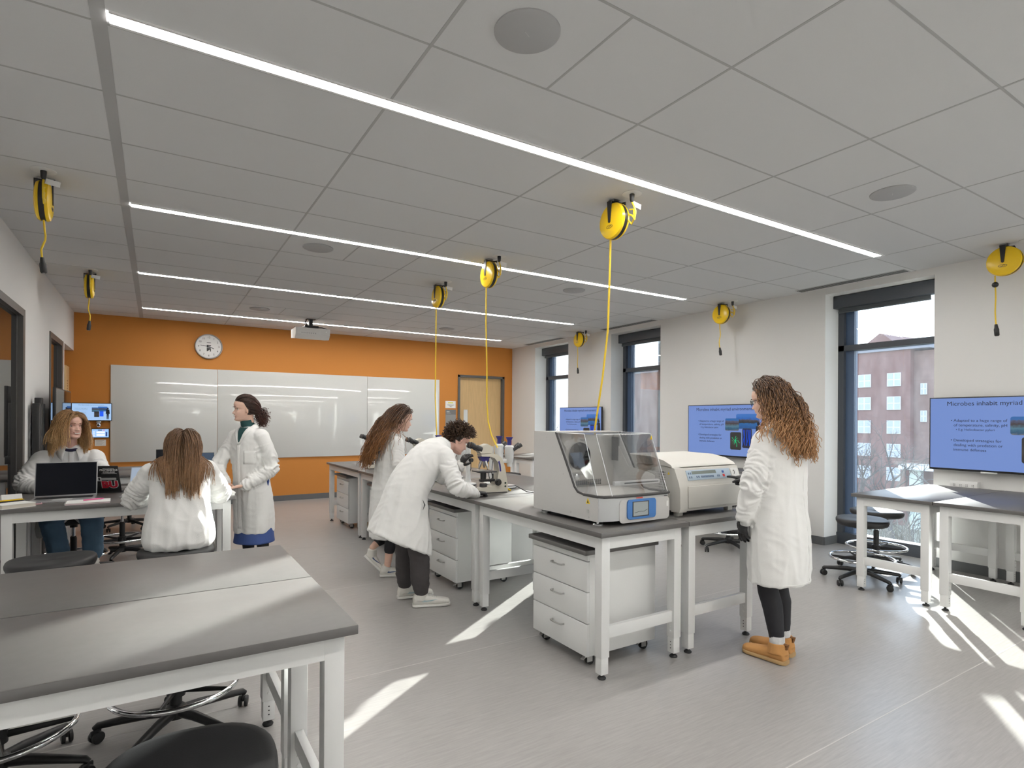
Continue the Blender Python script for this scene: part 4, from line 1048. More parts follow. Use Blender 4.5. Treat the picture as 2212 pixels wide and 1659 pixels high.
q.build('vents', mat('grey vents', (0.4, 0.4, 0.4), 0.6), pj_)
MB().tube([(0.05, 0.0, -0.13), (0.2, 0.03, -0.12), (0.28, 0.0, -0.15), (0.29, -0.02, -0.22), (0.275, 0.0, -0.3)], 0.009, 8).tube([(-0.06, 0, 0.0), (-0.08, 0, -0.05), (-0.05, 0.0, -0.12)], 0.009, 8).build('leads', BLACKP, pj_)

# wooden louvred cabinet in the recess at the far left
wc = thing('wooden_cabinet', 'tall pale wooden cabinet with slotted door in the far left recess', 'cabinet', (-1.42, 10.93, 0))
MB().box(-0.38, 0.28, -0.18, 0.2, 0.0, 2.30, 0.004).build('carcass', WOOD, wc)
dr = MB().box(-0.37, 0.275, -0.2, -0.181, 0.02, 2.28, 0.003).build('door', WOOD, wc)
SL = mat('dark louvre slot', (0.16, 0.07, 0.02), 0.7)
q = MB()
for c_ in (0.06, 0.16):
    for k in range(50): q.box(c_, c_ + 0.045, -0.2015, -0.199, 0.2 + k * 0.038, 0.218 + k * 0.038)
q.build('louvre_slots', SL, dr)
q = MB()
for k in range(50): q.box(0.2795, 0.2815, -0.06, 0.0, 0.2 + k * 0.038, 0.218 + k * 0.038)
q.build('side_slots', SL, wc)
# folded black stand against the left wall
bs_ = thing('folded_easel', 'black folded stand leaning on the left wall beside the dark screen', 'stand', (XL + 0.06, 7.62, 0))
for y in (-0.13, 0.0, 0.13):
    MB().box(-0.03, 0.03, y - 0.05, y + 0.05, 0.0, 1.66 + 0.06 * (y == 0.0), 0.006).build('leg', BLACKP, bs_)
MB().box(-0.02, 0.05, -0.2, 0.2, 1.05, 1.13, 0.004).build('crossbar', BLACKP, bs_)

# outlet strips on the benches under the screens
po = None
for x, y, lb in ((6.90, 2.44, 'white power outlet strip on the bench below the nearest screen'), (6.90, 5.6, 'white power outlet strip on the bench below the middle screen')):
    if po is None:
        po = thing('outlet_strip', lb, 'outlet', (x, y, TZ), 0, 'bench outlet strips')
        MB().prism([(-0.04, 0.0), (-0.04, 0.03), (-0.025, 0.06), (0.04, 0.06), (0.04, 0.0)], 'Y', -0.115, 0.115).build('housing', PL, po)
        q = MB()
        for k, y_ in enumerate((-0.08, -0.03, 0.02, 0.075)):
            for dz in (0.008, 0.022): q.box(-0.0415, -0.036, y_ - 0.008, y_ - 0.004, dz, dz + 0.007).box(-0.0415, -0.036, y_ + 0.004, y_ + 0.008, dz, dz + 0.007)
        q.build('sockets', INK, po)
    else: copy_tree(po, (x, y, TZ), 0, lb)

# ------------------------------------------------------------------ things on the left benches
ALU = mat('grey aluminium', (0.42, 0.42, 0.43), 0.35, metal=0.6)
OFFS = mat('dark laptop screen', (0.004, 0.005, 0.009), 0.2, spec=0.15)
def make_laptop(label, loc, rz, open_deg, w=0.36, d=0.25, screen=OFFS, lidm=ALU, hh=0.24):
    t = thing('laptop', label, 'laptop', loc, rz)
    MB().box(-w/2, w/2, -d/2, d/2, 0.0, 0.016, 0.003).build('base', lidm, t)
    MB().box(-w/2 + 0.02, w/2 - 0.02, -0.01, d/2 - 0.03, 0.0162, 0.0175).build('keyboard', BLACKP, t)
    MB().box(-0.06, 0.06, -d/2 + 0.015, -0.025, 0.0162, 0.0168).build('trackpad', SILV, t)
    M = Matrix.Translation((0, d/2, 0.016)) @ Matrix.Rotation(radians(-(open_deg - 90)), 4, 'X')
    q = MB().box(-w/2, w/2, -0.003, 0.004, 0.0, hh, 0.002); bmesh.ops.transform(q.bm, matrix=M, verts=q.bm.verts)
    ld = q.build('lid', lidm, t)
    q = MB().box(-w/2 + 0.006, w/2 - 0.006, -0.0042, -0.003, 0.01, hh - 0.006); bmesh.ops.transform(q.bm, matrix=M, verts=q.bm.verts)
    q.build('screen', screen, ld)
    return t, ld, M
BEN = TZ
make_laptop('open laptop with a black screen facing the empty stool', (-0.605, 5.62, BEN), 0.0, 102, 0.40, 0.29, hh=0.275)
BLID = mat('black laptop lid', (0.02, 0.02, 0.022), 0.5)
t, ld, M = make_laptop('black laptop with stickers on its lid, turned away from the camera', (-0.38, 6.13, BEN), pi - 0.3, 112, 0.36, 0.25, mat('pale lit screen', (0.5, 0.6, 0.75), 0.3, emit=0.5), BLID)
def stick(name, txt, size, m, x, z, bold=0.0008, dy=0.0048, sc=(1, 1, 1)):
    put_text(name, txt, size, m, M @ frame((x, dy, z), (-1, 0, 0), (0, 0, 1)), ld, bold, 'CENTER', sc)
WST = mat('white sticker', (0.75, 0.75, 0.75), 0.5)
RST = mat('red sticker', (0.62, 0.02, 0.05), 0.5)
def plate(name, x0, x1, z0, z1, m, y):
    q = MB().prism(rrect(x0, x1, z0, z1, 0.004), 'Y', y, y + 0.0004); bmesh.ops.transform(q.bm, matrix=M, verts=q.bm.verts)
    q.build(name, m, ld, None)
plate('sticker_plate', -0.165, -0.05, 0.165, 0.170, WST, 0.004); plate('sticker_plate', -0.15, -0.065, 0.214, 0.218, WST, 0.004)
stick('sticker_text', 'PROVIDENCE', 0.022, WST, -0.108, 0.203)
stick('sticker_text', 'COLLEGE', 0.021, WST, -0.108, 0.182)
plate('white_sticker', -0.155, -0.03, 0.108, 0.128, mat('grey white sticker', (0.55, 0.56, 0.56), 0.5), 0.004)
plate('round_sticker', -0.045, -0.012, 0.098, 0.138, WST, 0.0042)
plate('sticker_ring', -0.034, -0.023, 0.106, 0.131, INK, 0.0047)
stick('sticker_backing', 'BU', 0.082, WST, -0.10, 0.062, 0.009, 0.0044, (1.15, 1, 1))  # white backing behind the red letters
stick('sticker_text', 'BU', 0.082, RST, -0.10, 0.062, 0.0045, 0.0052, (1.15, 1, 1))
make_laptop('open laptop with a pale lit screen beside the seated woman\'s elbow', (-0.06, 5.62, BEN), -0.25, 108, 0.33, 0.23, mat('pale lit screen', (0.5, 0.6, 0.75), 0.3, emit=0.5), ALU, 0.22)
make_laptop('far dark laptop on the back left bench, left of the seated woman\'s hair', (0.17, 8.2, BEN), 0.0, 100, 0.33, 0.23, OFFS, BLID)
make_laptop('far laptop with bluish screen on the back left bench, right of the hair', (0.47, 7.95, BEN), -0.05, 95, 0.3, 0.22, mat('dim blue screen', (0.1, 0.16, 0.26), 0.2, emit=0.3), BLID, 0.2)
PINK = mat('pink pen', (0.7, 0.12, 0.3), 0.4)
nb = thing('notebook', 'white spiral notebook with pale pink pages, in front of the black screened laptop', 'notebook', (-0.43, 5.36, BEN), 0.05)
MB().box(-0.135, 0.135, -0.095, 0.095, 0.0, 0.012, 0.001).build('pages', mat('pale pink paper', (0.72, 0.6, 0.62), 0.8), nb)
MB().box(-0.137, 0.137, -0.097, 0.097, 0.0125, 0.0145).build('cover', PAPER, nb)
q = MB()
for k in range(16): q.tube([(-0.135 - 0.006 * cos(a), -0.088 + k * 0.0117, 0.008 + 0.009 * sin(a)) for a in [2*pi*i/10 for i in range(11)]], 0.0009, 5)
q.build('spiral', STEEL, nb)
pk = thing('pen', 'pink pen lying across the white spiral notebook', 'pen', (-0.40, 5.40, BEN + 0.0205), 0.4)
MB().tube([(-0.065, 0, 0), (0.055, 0, 0), (0.07, 0, 0)], [0.0055, 0.0055, 0.0015], 10).build('barrel', PINK, pk)
sp = None
for k in range(4):
    lb = 'sheet of the white paper stack at the bench end by the standing woman, number %s from the bottom' % ('one', 'two', 'three', 'four')[k]
    o = MB().box(-0.15, 0.15, -0.11, 0.11, 0, 0.006, 0.001).build('paper_pad', PAPER, None)
    o.location = (0.42, 5.41, BEN + 0.0002 + k * 0.0065); o.rotation_euler = (0, 0, -0.04 + 0.03 * k)
    tag(o, 'white paper pad in the stack at the bench end, %s' % ('lowest', 'second from the bottom', 'third from the bottom', 'topmost')[k], 'paper', 'paper pads at the bench end')
pc = thing('pencil_case', 'open dark pencil case at the left edge of the laptop bench', 'pencil case', (-0.89, 5.50, BEN), 0.5)
MB().box(-0.08, 0.08, -0.04, 0.04, 0.0, 0.03, 0.012).build('pouch', mat('dark cloth', (0.03, 0.028, 0.03), 0.8), pc)
MB().tube([(-0.07, 0.0, 0.036), (0.06, 0.01, 0.037)], 0.005, 8).build('zipper', mat('brass zip', (0.6, 0.4, 0.08), 0.4), pc)
yp = thing('pencil', 'yellow pencil resting on the dark pencil case', 'pencil', (-0.90, 5.48, BEN + 0.0365), 0.45)
MB().tube([(-0.09, 0, 0), (0.07, 0, 0), (0.085, 0, 0)], [0.004, 0.004, 0.0005], 6).build('barrel', YELLOW, yp)
bk_ = thing('book', 'thick white paperback at the left picture edge beside the pencil case', 'book', (-0.86, 5.35, BEN), 0.6)
MB().box(-0.1, 0.1, -0.07, 0.07, 0.003, 0.027).build('pages', mat('book pages', (0.66, 0.62, 0.55), 0.8), bk_)
MB().box(-0.103, 0.103, -0.073, 0.073, 0.0, 0.003).box(-0.103, 0.103, -0.073, 0.073, 0.027, 0.03).build('cover', PAPER, bk_)
ph = thing('phone', 'pink cased phone lying between pencil case and laptop', 'phone', (-0.765, 5.50, BEN), 0.2)
MB().box(-0.04, 0.04, -0.075, 0.075, 0.0, 0.009, 0.003).build('case', mat('pink case', (0.7, 0.42, 0.45), 0.5), ph)
MB().box(-0.035, 0.035, -0.07, 0.07, 0.0092, 0.0098).build('screen', mat('dark blue glass', (0.03, 0.05, 0.12), 0.1), ph)
bx = thing('paper_box', 'white folded paper sheet at the left edge behind the pencil case', 'paper', (-0.93, 5.70, BEN), 0.3)
MB().prism([(-0.05, 0), (0.05, 0), (0.03, 0.05), (-0.02, 0.06)], 'X', -0.06, 0.06).build('folded_sheet', PAPER, bx)

# ------------------------------------------------------------------ outside
gr = MB().box(7.7, 140, -60, 140, -5.2, -5.0)
struct('ground', gr, mat('winter lawn', (0.22, 0.21, 0.15), 0.95, var=0.3, vscale=0.6))
BRICK = mat('red brick', (0.165, 0.088, 0.076), 0.9, var=0.2, vscale=3, bump=0.2, bscale=30)
PALE = mat('pale stone cladding', (0.34, 0.37, 0.42), 0.8, var=0.1)
SLATE = mat('grey slate', (0.2, 0.2, 0.22), 0.8)
WGL = mat('pale distant window glass', (0.3, 0.34, 0.38), 0.15)
WFR = mat('white window frame', (0.5, 0.51, 0.53), 0.6)
bg = thing('brick_building', 'red brick apartment block with white windows seen through the nearest window', 'building', (40, 20, -5.0))
T3 = lambda mb: (bmesh.ops.translate(mb.bm, verts=mb.bm.verts, vec=V((-40, -20, 5.0))), mb)[1]
T3(MB().box(40, 52, 17.0, 46, -5, 6.1)).build('wall', BRICK, bg)
T3(MB().box(40.5, 52, 15.9, 17.0, -5, 6.0)).build('return_wall', mat('brown brick', (0.2, 0.13, 0.11), 0.9, var=0.2, vscale=3), bg)
T3(MB().box(41.5, 52, 9, 15.9, -5, 5.4)).build('pale_wing', PALE, bg)
T3(MB().prism([(17.3, 6.1), (20.4, 6.1), (18.75, 7.35)], 'X', 40.0, 50)).build('gable', BRICK, bg)
T3(MB().box(39.85, 52, 15.9, 46, 6.1, 6.4)).build('parapet', SLATE, bg)
T3(MB().box(42, 43.5, 16.0, 17.2, 6.3, 7.0)).build('chimney', SLATE, bg)
def bwin(x, y, z, w=0.8, h=0.85):
    f = T3(MB().box(x - 0.06, x + 0.1, y - w/2, y + w/2, z - h/2, z + h/2)).build('window', WFR, bg)
    q = MB()
    for sy in (-1, 1):
        for sz in (-1, 1): q.box(x - 0.07, x - 0.05, y + sy * w/4 - w/4 + 0.05, y + sy * w/4 + w/4 - 0.05, z + sz * h/4 - h/4 + 0.04, z + sz * h/4 + h/4 - 0.03)
    T3(q).build('pane', WGL, f)
for y in (17.92, 19.7, 21.6):
    for z in (4.24, 2.73, 1.2, -0.3, -1.8): bwin(40, y, z)
for z in (4.2, 2.4, 0.6): bwin(41.5, 14.9, z, 1.0, 1.1)
for z in (3.6, 1.9): bwin(40.5, 16.45, z, 0.35, 0.7)
T3(MB().box(38.5, 40, 9, 17.0, -1.35, -1.05)).build('porch_roof', mat('pale porch slab', (0.6, 0.62, 0.63), 0.7), bg)
T3(MB().box(39, 39.4, 16.0, 16.6, -5, -1.35)).build('porch_post', mat('pale green post', (0.5, 0.55, 0.5), 0.7), bg)
BARK = mat('grey bark', (0.09, 0.078, 0.07), 0.9)
def bare_tree(label, x, y, h, seed, z0=-5.0, rr=0.16):
    R_ = random.Random(seed); q = MB()
    def br(p, d, L, r, lv):
        n = 3; pts = [p]
        for i in range(n):
            d = (d + V((R_.uniform(-.2, .2), R_.uniform(-.2, .2), R_.uniform(-.02, .12)))).normalized()
            pts.append(pts[-1] + d * L / n)
        q.tube(pts, [r, r * 0.85, r * 0.75, r * 0.6], 5 if lv > 1 else 7, cap=False)
        if lv >= 5: return
        for k in range(3 if lv < 4 else 4):
            a = R_.uniform(0.35, 0.95); ax = V((R_.uniform(-1, 1), R_.uniform(-1, 1), R_.uniform(-1, 1))).cross(d).normalized()
            d2 = Quaternion(ax, a) @ d
            br(pts[R_.choice((1, 2, 3, 3))], d2, L * R_.uniform(0.55, 0.8), r * 0.52, lv + 1)
    br(V((0, 0, 0)), V((0, 0, 1)), h * 0.36, rr, 0)
    o = q.build('bare_tree', BARK, None)
    o.location = (x, y, z0)
    return tag(o, label, 'tree')
bare_tree('leafless tree seen through the middle window', 30, 29.6, 8.4, 3)
bare_tree('leafless tree in front of the brick block, centre of the nearest window', 26, 11.6, 7.2, 5)
bare_tree('leafless tree in front of the brick block, left in the nearest window', 30, 15.0, 6.4, 8)
bare_tree('leafless tree before the pale wing, right in the nearest window', 22, 8.7, 5.8, 11)
bare_tree('leafless tree seen through the farthest window', 26, 38, 8.4, 21)
# dry grass bank outside the glass
q = MB(); R_ = random.Random(9)
for k in range(420):
    x = R_.uniform(8.1, 9.6); y = R_.uniform(2.2, 5.6)
    a = R_.uniform(0, 6.28); L = R_.uniform(0.3, 0.75); s = R_.uniform(0.1, 0.5)
    q.tube([(x, y, -0.45), (x + s * .3 * cos(a), y + s * .3 * sin(a), -0.45 + L * .6), (x + s * cos(a), y + s * sin(a), -0.45 + L)], [0.008, 0.006, 0.001], 4, cap=False)
o = q.build('dry_grass', mat('straw', (0.17, 0.155, 0.12), 0.9), None); tag(o, 'dry ornamental grass outside the nearest window', 'grass'); o['kind'] = 'stuff'
struct('trim_3', MB().box(7.7, 10, -3, 14, -0.6, -0.44), mat('planting bed', (0.2, 0.22, 0.2), 0.95, var=0.3))
# ------------------------------------------------------------------ people
def skin_mat(name, col): return mat(name, col, 0.5, spec=0.35, var=0.05, vscale=40, sss=0.08)
SKIN = skin_mat('fair skin', (0.74, 0.49, 0.385))
SKIN2 = skin_mat('rosy fair skin', (0.74, 0.46, 0.37))
LIPS = mat('lips', (0.56, 0.26, 0.21), 0.4)
EYEW = mat('eye white', (0.75, 0.73, 0.70), 0.2)
IRIS = mat('dark iris', (0.03, 0.02, 0.015), 0.1)
TEETH = mat('teeth', (0.75, 0.72, 0.66), 0.3)
COAT = mat('white cotton lab coat', (0.80, 0.798, 0.785), 0.85, bump=0.12, bscale=260, sheen=0.1)
GLOVE = mat('black nitrile glove', (0.016, 0.016, 0.018), 0.45, bump=0.08, bscale=90)
LEGG = mat('black leggings', (0.012, 0.012, 0.016), 0.7)
JEAN = mat('washed blue denim', (0.12, 0.22, 0.34), 0.85, var=0.35, vscale=7, bump=0.1, bscale=300)
TROU = mat('charcoal cotton trousers', (0.06, 0.054, 0.056), 0.85, bump=0.1, bscale=200)
SKIRT = mat('royal blue skirt', (0.05, 0.09, 0.27), 0.85)
TEAL = mat('dark teal knit', (0.012, 0.06, 0.062), 0.85, bump=0.2, bscale=180)
NAVYK = mat('navy knit', (0.02, 0.018, 0.05), 0.9)
SHOEW = mat('off white leather', (0.70, 0.685, 0.64), 0.5)
SOLEW = mat('white rubber sole', (0.72, 0.71, 0.68), 0.55)
TAN = mat('tan suede', (0.50, 0.25, 0.085), 0.95, var=0.1, vscale=20, bump=0.1, bscale=200)
TANS = mat('tan rubber sole', (0.45, 0.29, 0.13), 0.7)
SOCK = mat('grey marl sock', (0.5, 0.5, 0.5), 0.95, var=0.12, vscale=90)

def hair_mats(name, cols):
    return [mat(name + s, c, 0.42, spec=0.45, var=0.28, vscale=60) for s, c in zip((' at the roots', ' mid length', ' at the tips'), cols)]

def remesh(mb, voxel, smooth=3, fac=0.5):
    bmesh.ops.recalc_face_normals(mb.bm, faces=mb.bm.faces)
    me = bpy.data.meshes.new('tmp'); mb.bm.to_mesh(me); mb.bm.free()
    ob = bpy.data.objects.new('tmp', me); COL.objects.link(ob)
    r = ob.modifiers.new('r', 'REMESH'); r.mode = 'VOXEL'; r.voxel_size = voxel
    if smooth:
        s = ob.modifiers.new('s', 'SMOOTH'); s.iterations = smooth; s.factor = fac
    dg = bpy.context.evaluated_depsgraph_get(); dg.update()
    out = bpy.data.meshes.new_from_object(ob.evaluated_get(dg))
    bpy.data.objects.remove(ob); bpy.data.meshes.remove(me)
    out.polygons.foreach_set('use_smooth', [True] * len(out.polygons))
    return out

def lerp_tab(tab, z):
    if z <= tab[0][0]: return tab[0][1]
    for (a, va), (b, vb) in zip(tab, tab[1:]):
        if z <= b:
            t = (z - a) / (b - a); t = t * t * (3 - 2 * t) * 0.5 + t * 0.5
            return va + (vb - va) * t
    return tab[-1][1]
FRONT = [(-.116, .050), (-.110, .076), (-.098, .087), (-.086, .085), (-.076, .081), (-.06, .087), (-.045, .087), (-.03, .084), (-.012, .081), (.0, .079), (.02, .088), (.045, .091), (.07, .082), (.09, .062), (.105, .033), (.113, .0)]
BACK = [(-.116, .02), (-.105, -.01), (-.085, -.045), (-.06, -.07), (-.03, -.088), (0, -.098), (.03, -.104), (.06, -.099), (.08, -.084), (.1, -.052), (.113, -.01)]
WIDTH = [(-.116, .012), (-.108, .026), (-.095, .041), (-.075, .053), (-.05, .061), (-.03, .066), (-.01, .070), (.015, .073), (.04, .076), (.065, .072), (.085, .060), (.1, .042), (.110, .02), (.113, .004)]
def g(x, s): return math.exp(-(x / s) ** 2)
def head_rings(smile=0.0, jaw=1.0, nose=1.0):
    rings = []
    n = 84
    zs = [-.116 + .229 * i / 74 for i in range(75)]
    for z in zs:
        yf, yb, w = lerp_tab(FRONT, z), lerp_tab(BACK, z), lerp_tab(WIDTH, z)
        if z < -.03: w *= 1 + (jaw - 1) * min(1, (-.03 - z) / .05)
        yc = yf * 0.35 + yb * 0.65
        ring = []
        for j in range(n):
            a = 2 * pi * j / n
            sa, ca = sin(a), cos(a)
            e = 2.15 if ca > 0 else 2.0
            k = (abs(sa) ** e + abs(ca) ** e) ** (-1 / e)
            x = w * k * sa
            y = yc + k * ca * ((yf - yc) if ca > 0 else (yc - yb))
            if ca > 0:
                # nose
                if -.052 < z < .008:
                    t = (.008 - z) / .045
                    h = 0.024 * nose * (t if t < 1 else max(0, 1 - (t - 1) / .28))
                    wd = .0065 + .0055 * min(1, t)
                    y += h * g(x, wd)
                    if -.046 < z < -.026: y += .008 * g(abs(x) - .012, .006) * g(z + .037, .008)
                # sockets, brow, cheeks, lips, chin
                y -= .011 * g(abs(x) - .031, .015) * g(z - .0, .010)
                y += .0045 * g(abs(x) - .03, .018) * g(z - .019, .008)
                y += (.004 + .004 * smile) * g(abs(x) - .037, .016) * g(z + .032 - .004 * smile, .014)
                lw = .021 + .006 * smile
                zl = z - .006 * smile * (x / .025) ** 2
                y += .0065 * g(x, lw) * g(zl + .0575, .0052) + .007 * g(x, lw * .85) * g(zl + .070, .0058)
                y -= .005 * g(x, lw) * g(zl + .0635, .0022)
                y -= .004 * g(x, .02) * g(z + .081, .005)
                y += .004 * g(x, .016) * g(z + .098, .009)
            ring.append(V((x, y, z)))
        rings.append(ring)
    return rings

def hand_into(mb, wrist, d, n, s, curl=(0.3, 0.35, 0.4, 0.45), thumb=0.35, k=1.0, spread=0.06, grow=0.0):
    # d: towards the fingertips, n: out of the back of the hand, s: thumb side
    d = V(d).normalized(); n = V(n); n = (n - d * n.dot(d)).normalized(); sv = d.cross(n)
    if sv.dot(V(s)) < 0: sv = -sv
    w = V(wrist)
    def ell(c, hw, ht, tilt=0):
        return [c + sv * cos(2*pi*i/16) * (hw + grow) + n * sin(2*pi*i/16) * (ht + grow) for i in range(16)]
    mb.loft([ell(w - d * .03 * k, .024 * k, .019 * k), ell(w, .026 * k, .018 * k), ell(w + d * .02 * k, .031 * k, .0175 * k), ell(w + d * .05 * k, .038 * k, .016 * k), ell(w + d * .078 * k, .041 * k, .0135 * k), ell(w + d * .09 * k, .036 * k, .010 * k)])
    for i, (off, L) in enumerate(((.030, .072), (.0105, .080), (-.0095, .074), (-.0285, .058))):
        p = w + d * (.078 - (.006 if i == 3 else 0)) * k + sv * off * k
        dd = (d + sv * spread * (1.5 - i) * 0.5).normalized()
        ang = 0.0; pts = [p - dd * .012 * k]; rad = [.0095 * k + grow]
        for j, fr in enumerate((.45, .31, .24)):
            ang += curl[i] * (0.8 if j == 0 else 1.0)
            q = dd * cos(ang) - n * sin(ang)
            p = p + q * L * fr * k
            pts.append(p); rad.append((.0088, .0080, .0066)[j] * k + grow)
        fine = [pts[0]]; fr_ = [rad[0]]
        for a, b, ra, rb in zip(pts, pts[1:], rad, rad[1:]):
            for t in (0.5, 1.0): fine.append(a.lerp(b, t)); fr_.append(ra + (rb - ra) * t)
        mb.tube(fine, fr_, 10, up=n, round_ends=True)
    a = w + d * .018 * k + sv * .02 * k
    t1 = (d * .62 + sv * .75 - n * thumb * .6).normalized(); t2 = (d * .9 + sv * .35 - n * thumb).normalized()
    mb.tube([a, a + t1 * .028 * k, a + t1 * .045 * k, a + t1 * .045 * k + t2 * .018 * k, a + t1 * .045 * k + t2 * .034 * k],
            [.0145 * k + grow, .0125 * k + grow, .0105 * k + grow, .0098 * k + grow, .0075 * k + grow], 10, round_ends=True)

def limb(mb, pts, rad, n=18, flat=1.0):
    # smooth tapered limb through joints
    P = [V(p) for p in pts]; out = []; ro = []
    k = len(P)
    for i in range(k - 1):
        p0, p1, p2, p3 = P[max(i - 1, 0)], P[i], P[i + 1], P[min(i + 2, k - 1)]
        for j in range(6):
            t = j / 6
            q = 0.5 * ((2 * p1) + (p2 - p0) * t + (2*p0 - 5*p1 + 4*p2 - p3) * t * t + (-p0 + 3*p1 - 3*p2 + p3) * t ** 3)
            lin = p1.lerp(p2, t)
            out.append(lin.lerp(q, 0.6)); ro.append(rad[i] + (rad[i + 1] - rad[i]) * t)
    out.append(P[-1]); ro.append(rad[-1])
    mb.tube(out, ro, n, round_ends=True)

def ring_pts(c, lat, fwd, hw, hd, n=36, e=2.3, bk=1.0):
    out = []
    for i in range(n):
        a = 2 * pi * i / n; ca, sa = cos(a), sin(a)
        k = (abs(ca) ** e + abs(sa) ** e) ** (-1 / e)
        out.append(c + lat * (k * ca * hw) + fwd * (k * sa * hd * (1.0 if sa > 0 else bk)))
    return out
def smooth_rings(spec, sub=4, **kw):
    # spec: (centre, lateral, forward, half width, half depth)
    R = []
    k = len(spec)
    for i in range(k - 1):
        for j in range(sub):
            t = j / sub
            S = [spec[max(i-1,0)], spec[i], spec[i+1], spec[min(i+2,k-1)]]
            def cr(f):
                a, b, c, d = (f(x) for x in S)
                return (b * 2 + (c - a) * t + (a*2 - b*5 + c*4 - d) * (t*t) + (b*3 - a - c*3 + d) * (t**3)) * 0.5
            R.append((cr(lambda q: q[0]), cr(lambda q: q[1]).normalized(), cr(lambda q: q[2]).normalized(), cr(lambda q: V((q[3], q[4], 0)))))
    q = spec[-1]; R.append((q[0], q[1].normalized(), q[2].normalized(), V((q[3], q[4], 0))))
    return [ring_pts(c, l, f, max(s.x, .004), max(s.y, .004), **kw) for c, l, f, s in R]

def displace(me, fn):
    me.calc_loop_triangles()
    nv = len(me.vertices)
    nr = [v.normal.copy() for v in me.vertices]
    for v, nn in zip(me.vertices, nr):
        d = fn(v.co)
        if d: v.co = v.co + nn * d
    me.update()

def seg_t(p, a, b):
    ab = b - a; t = (p - a).dot(ab) / ab.length_squared
    t = min(max(t, 0), 1); return t, (p - (a + ab * t)).length

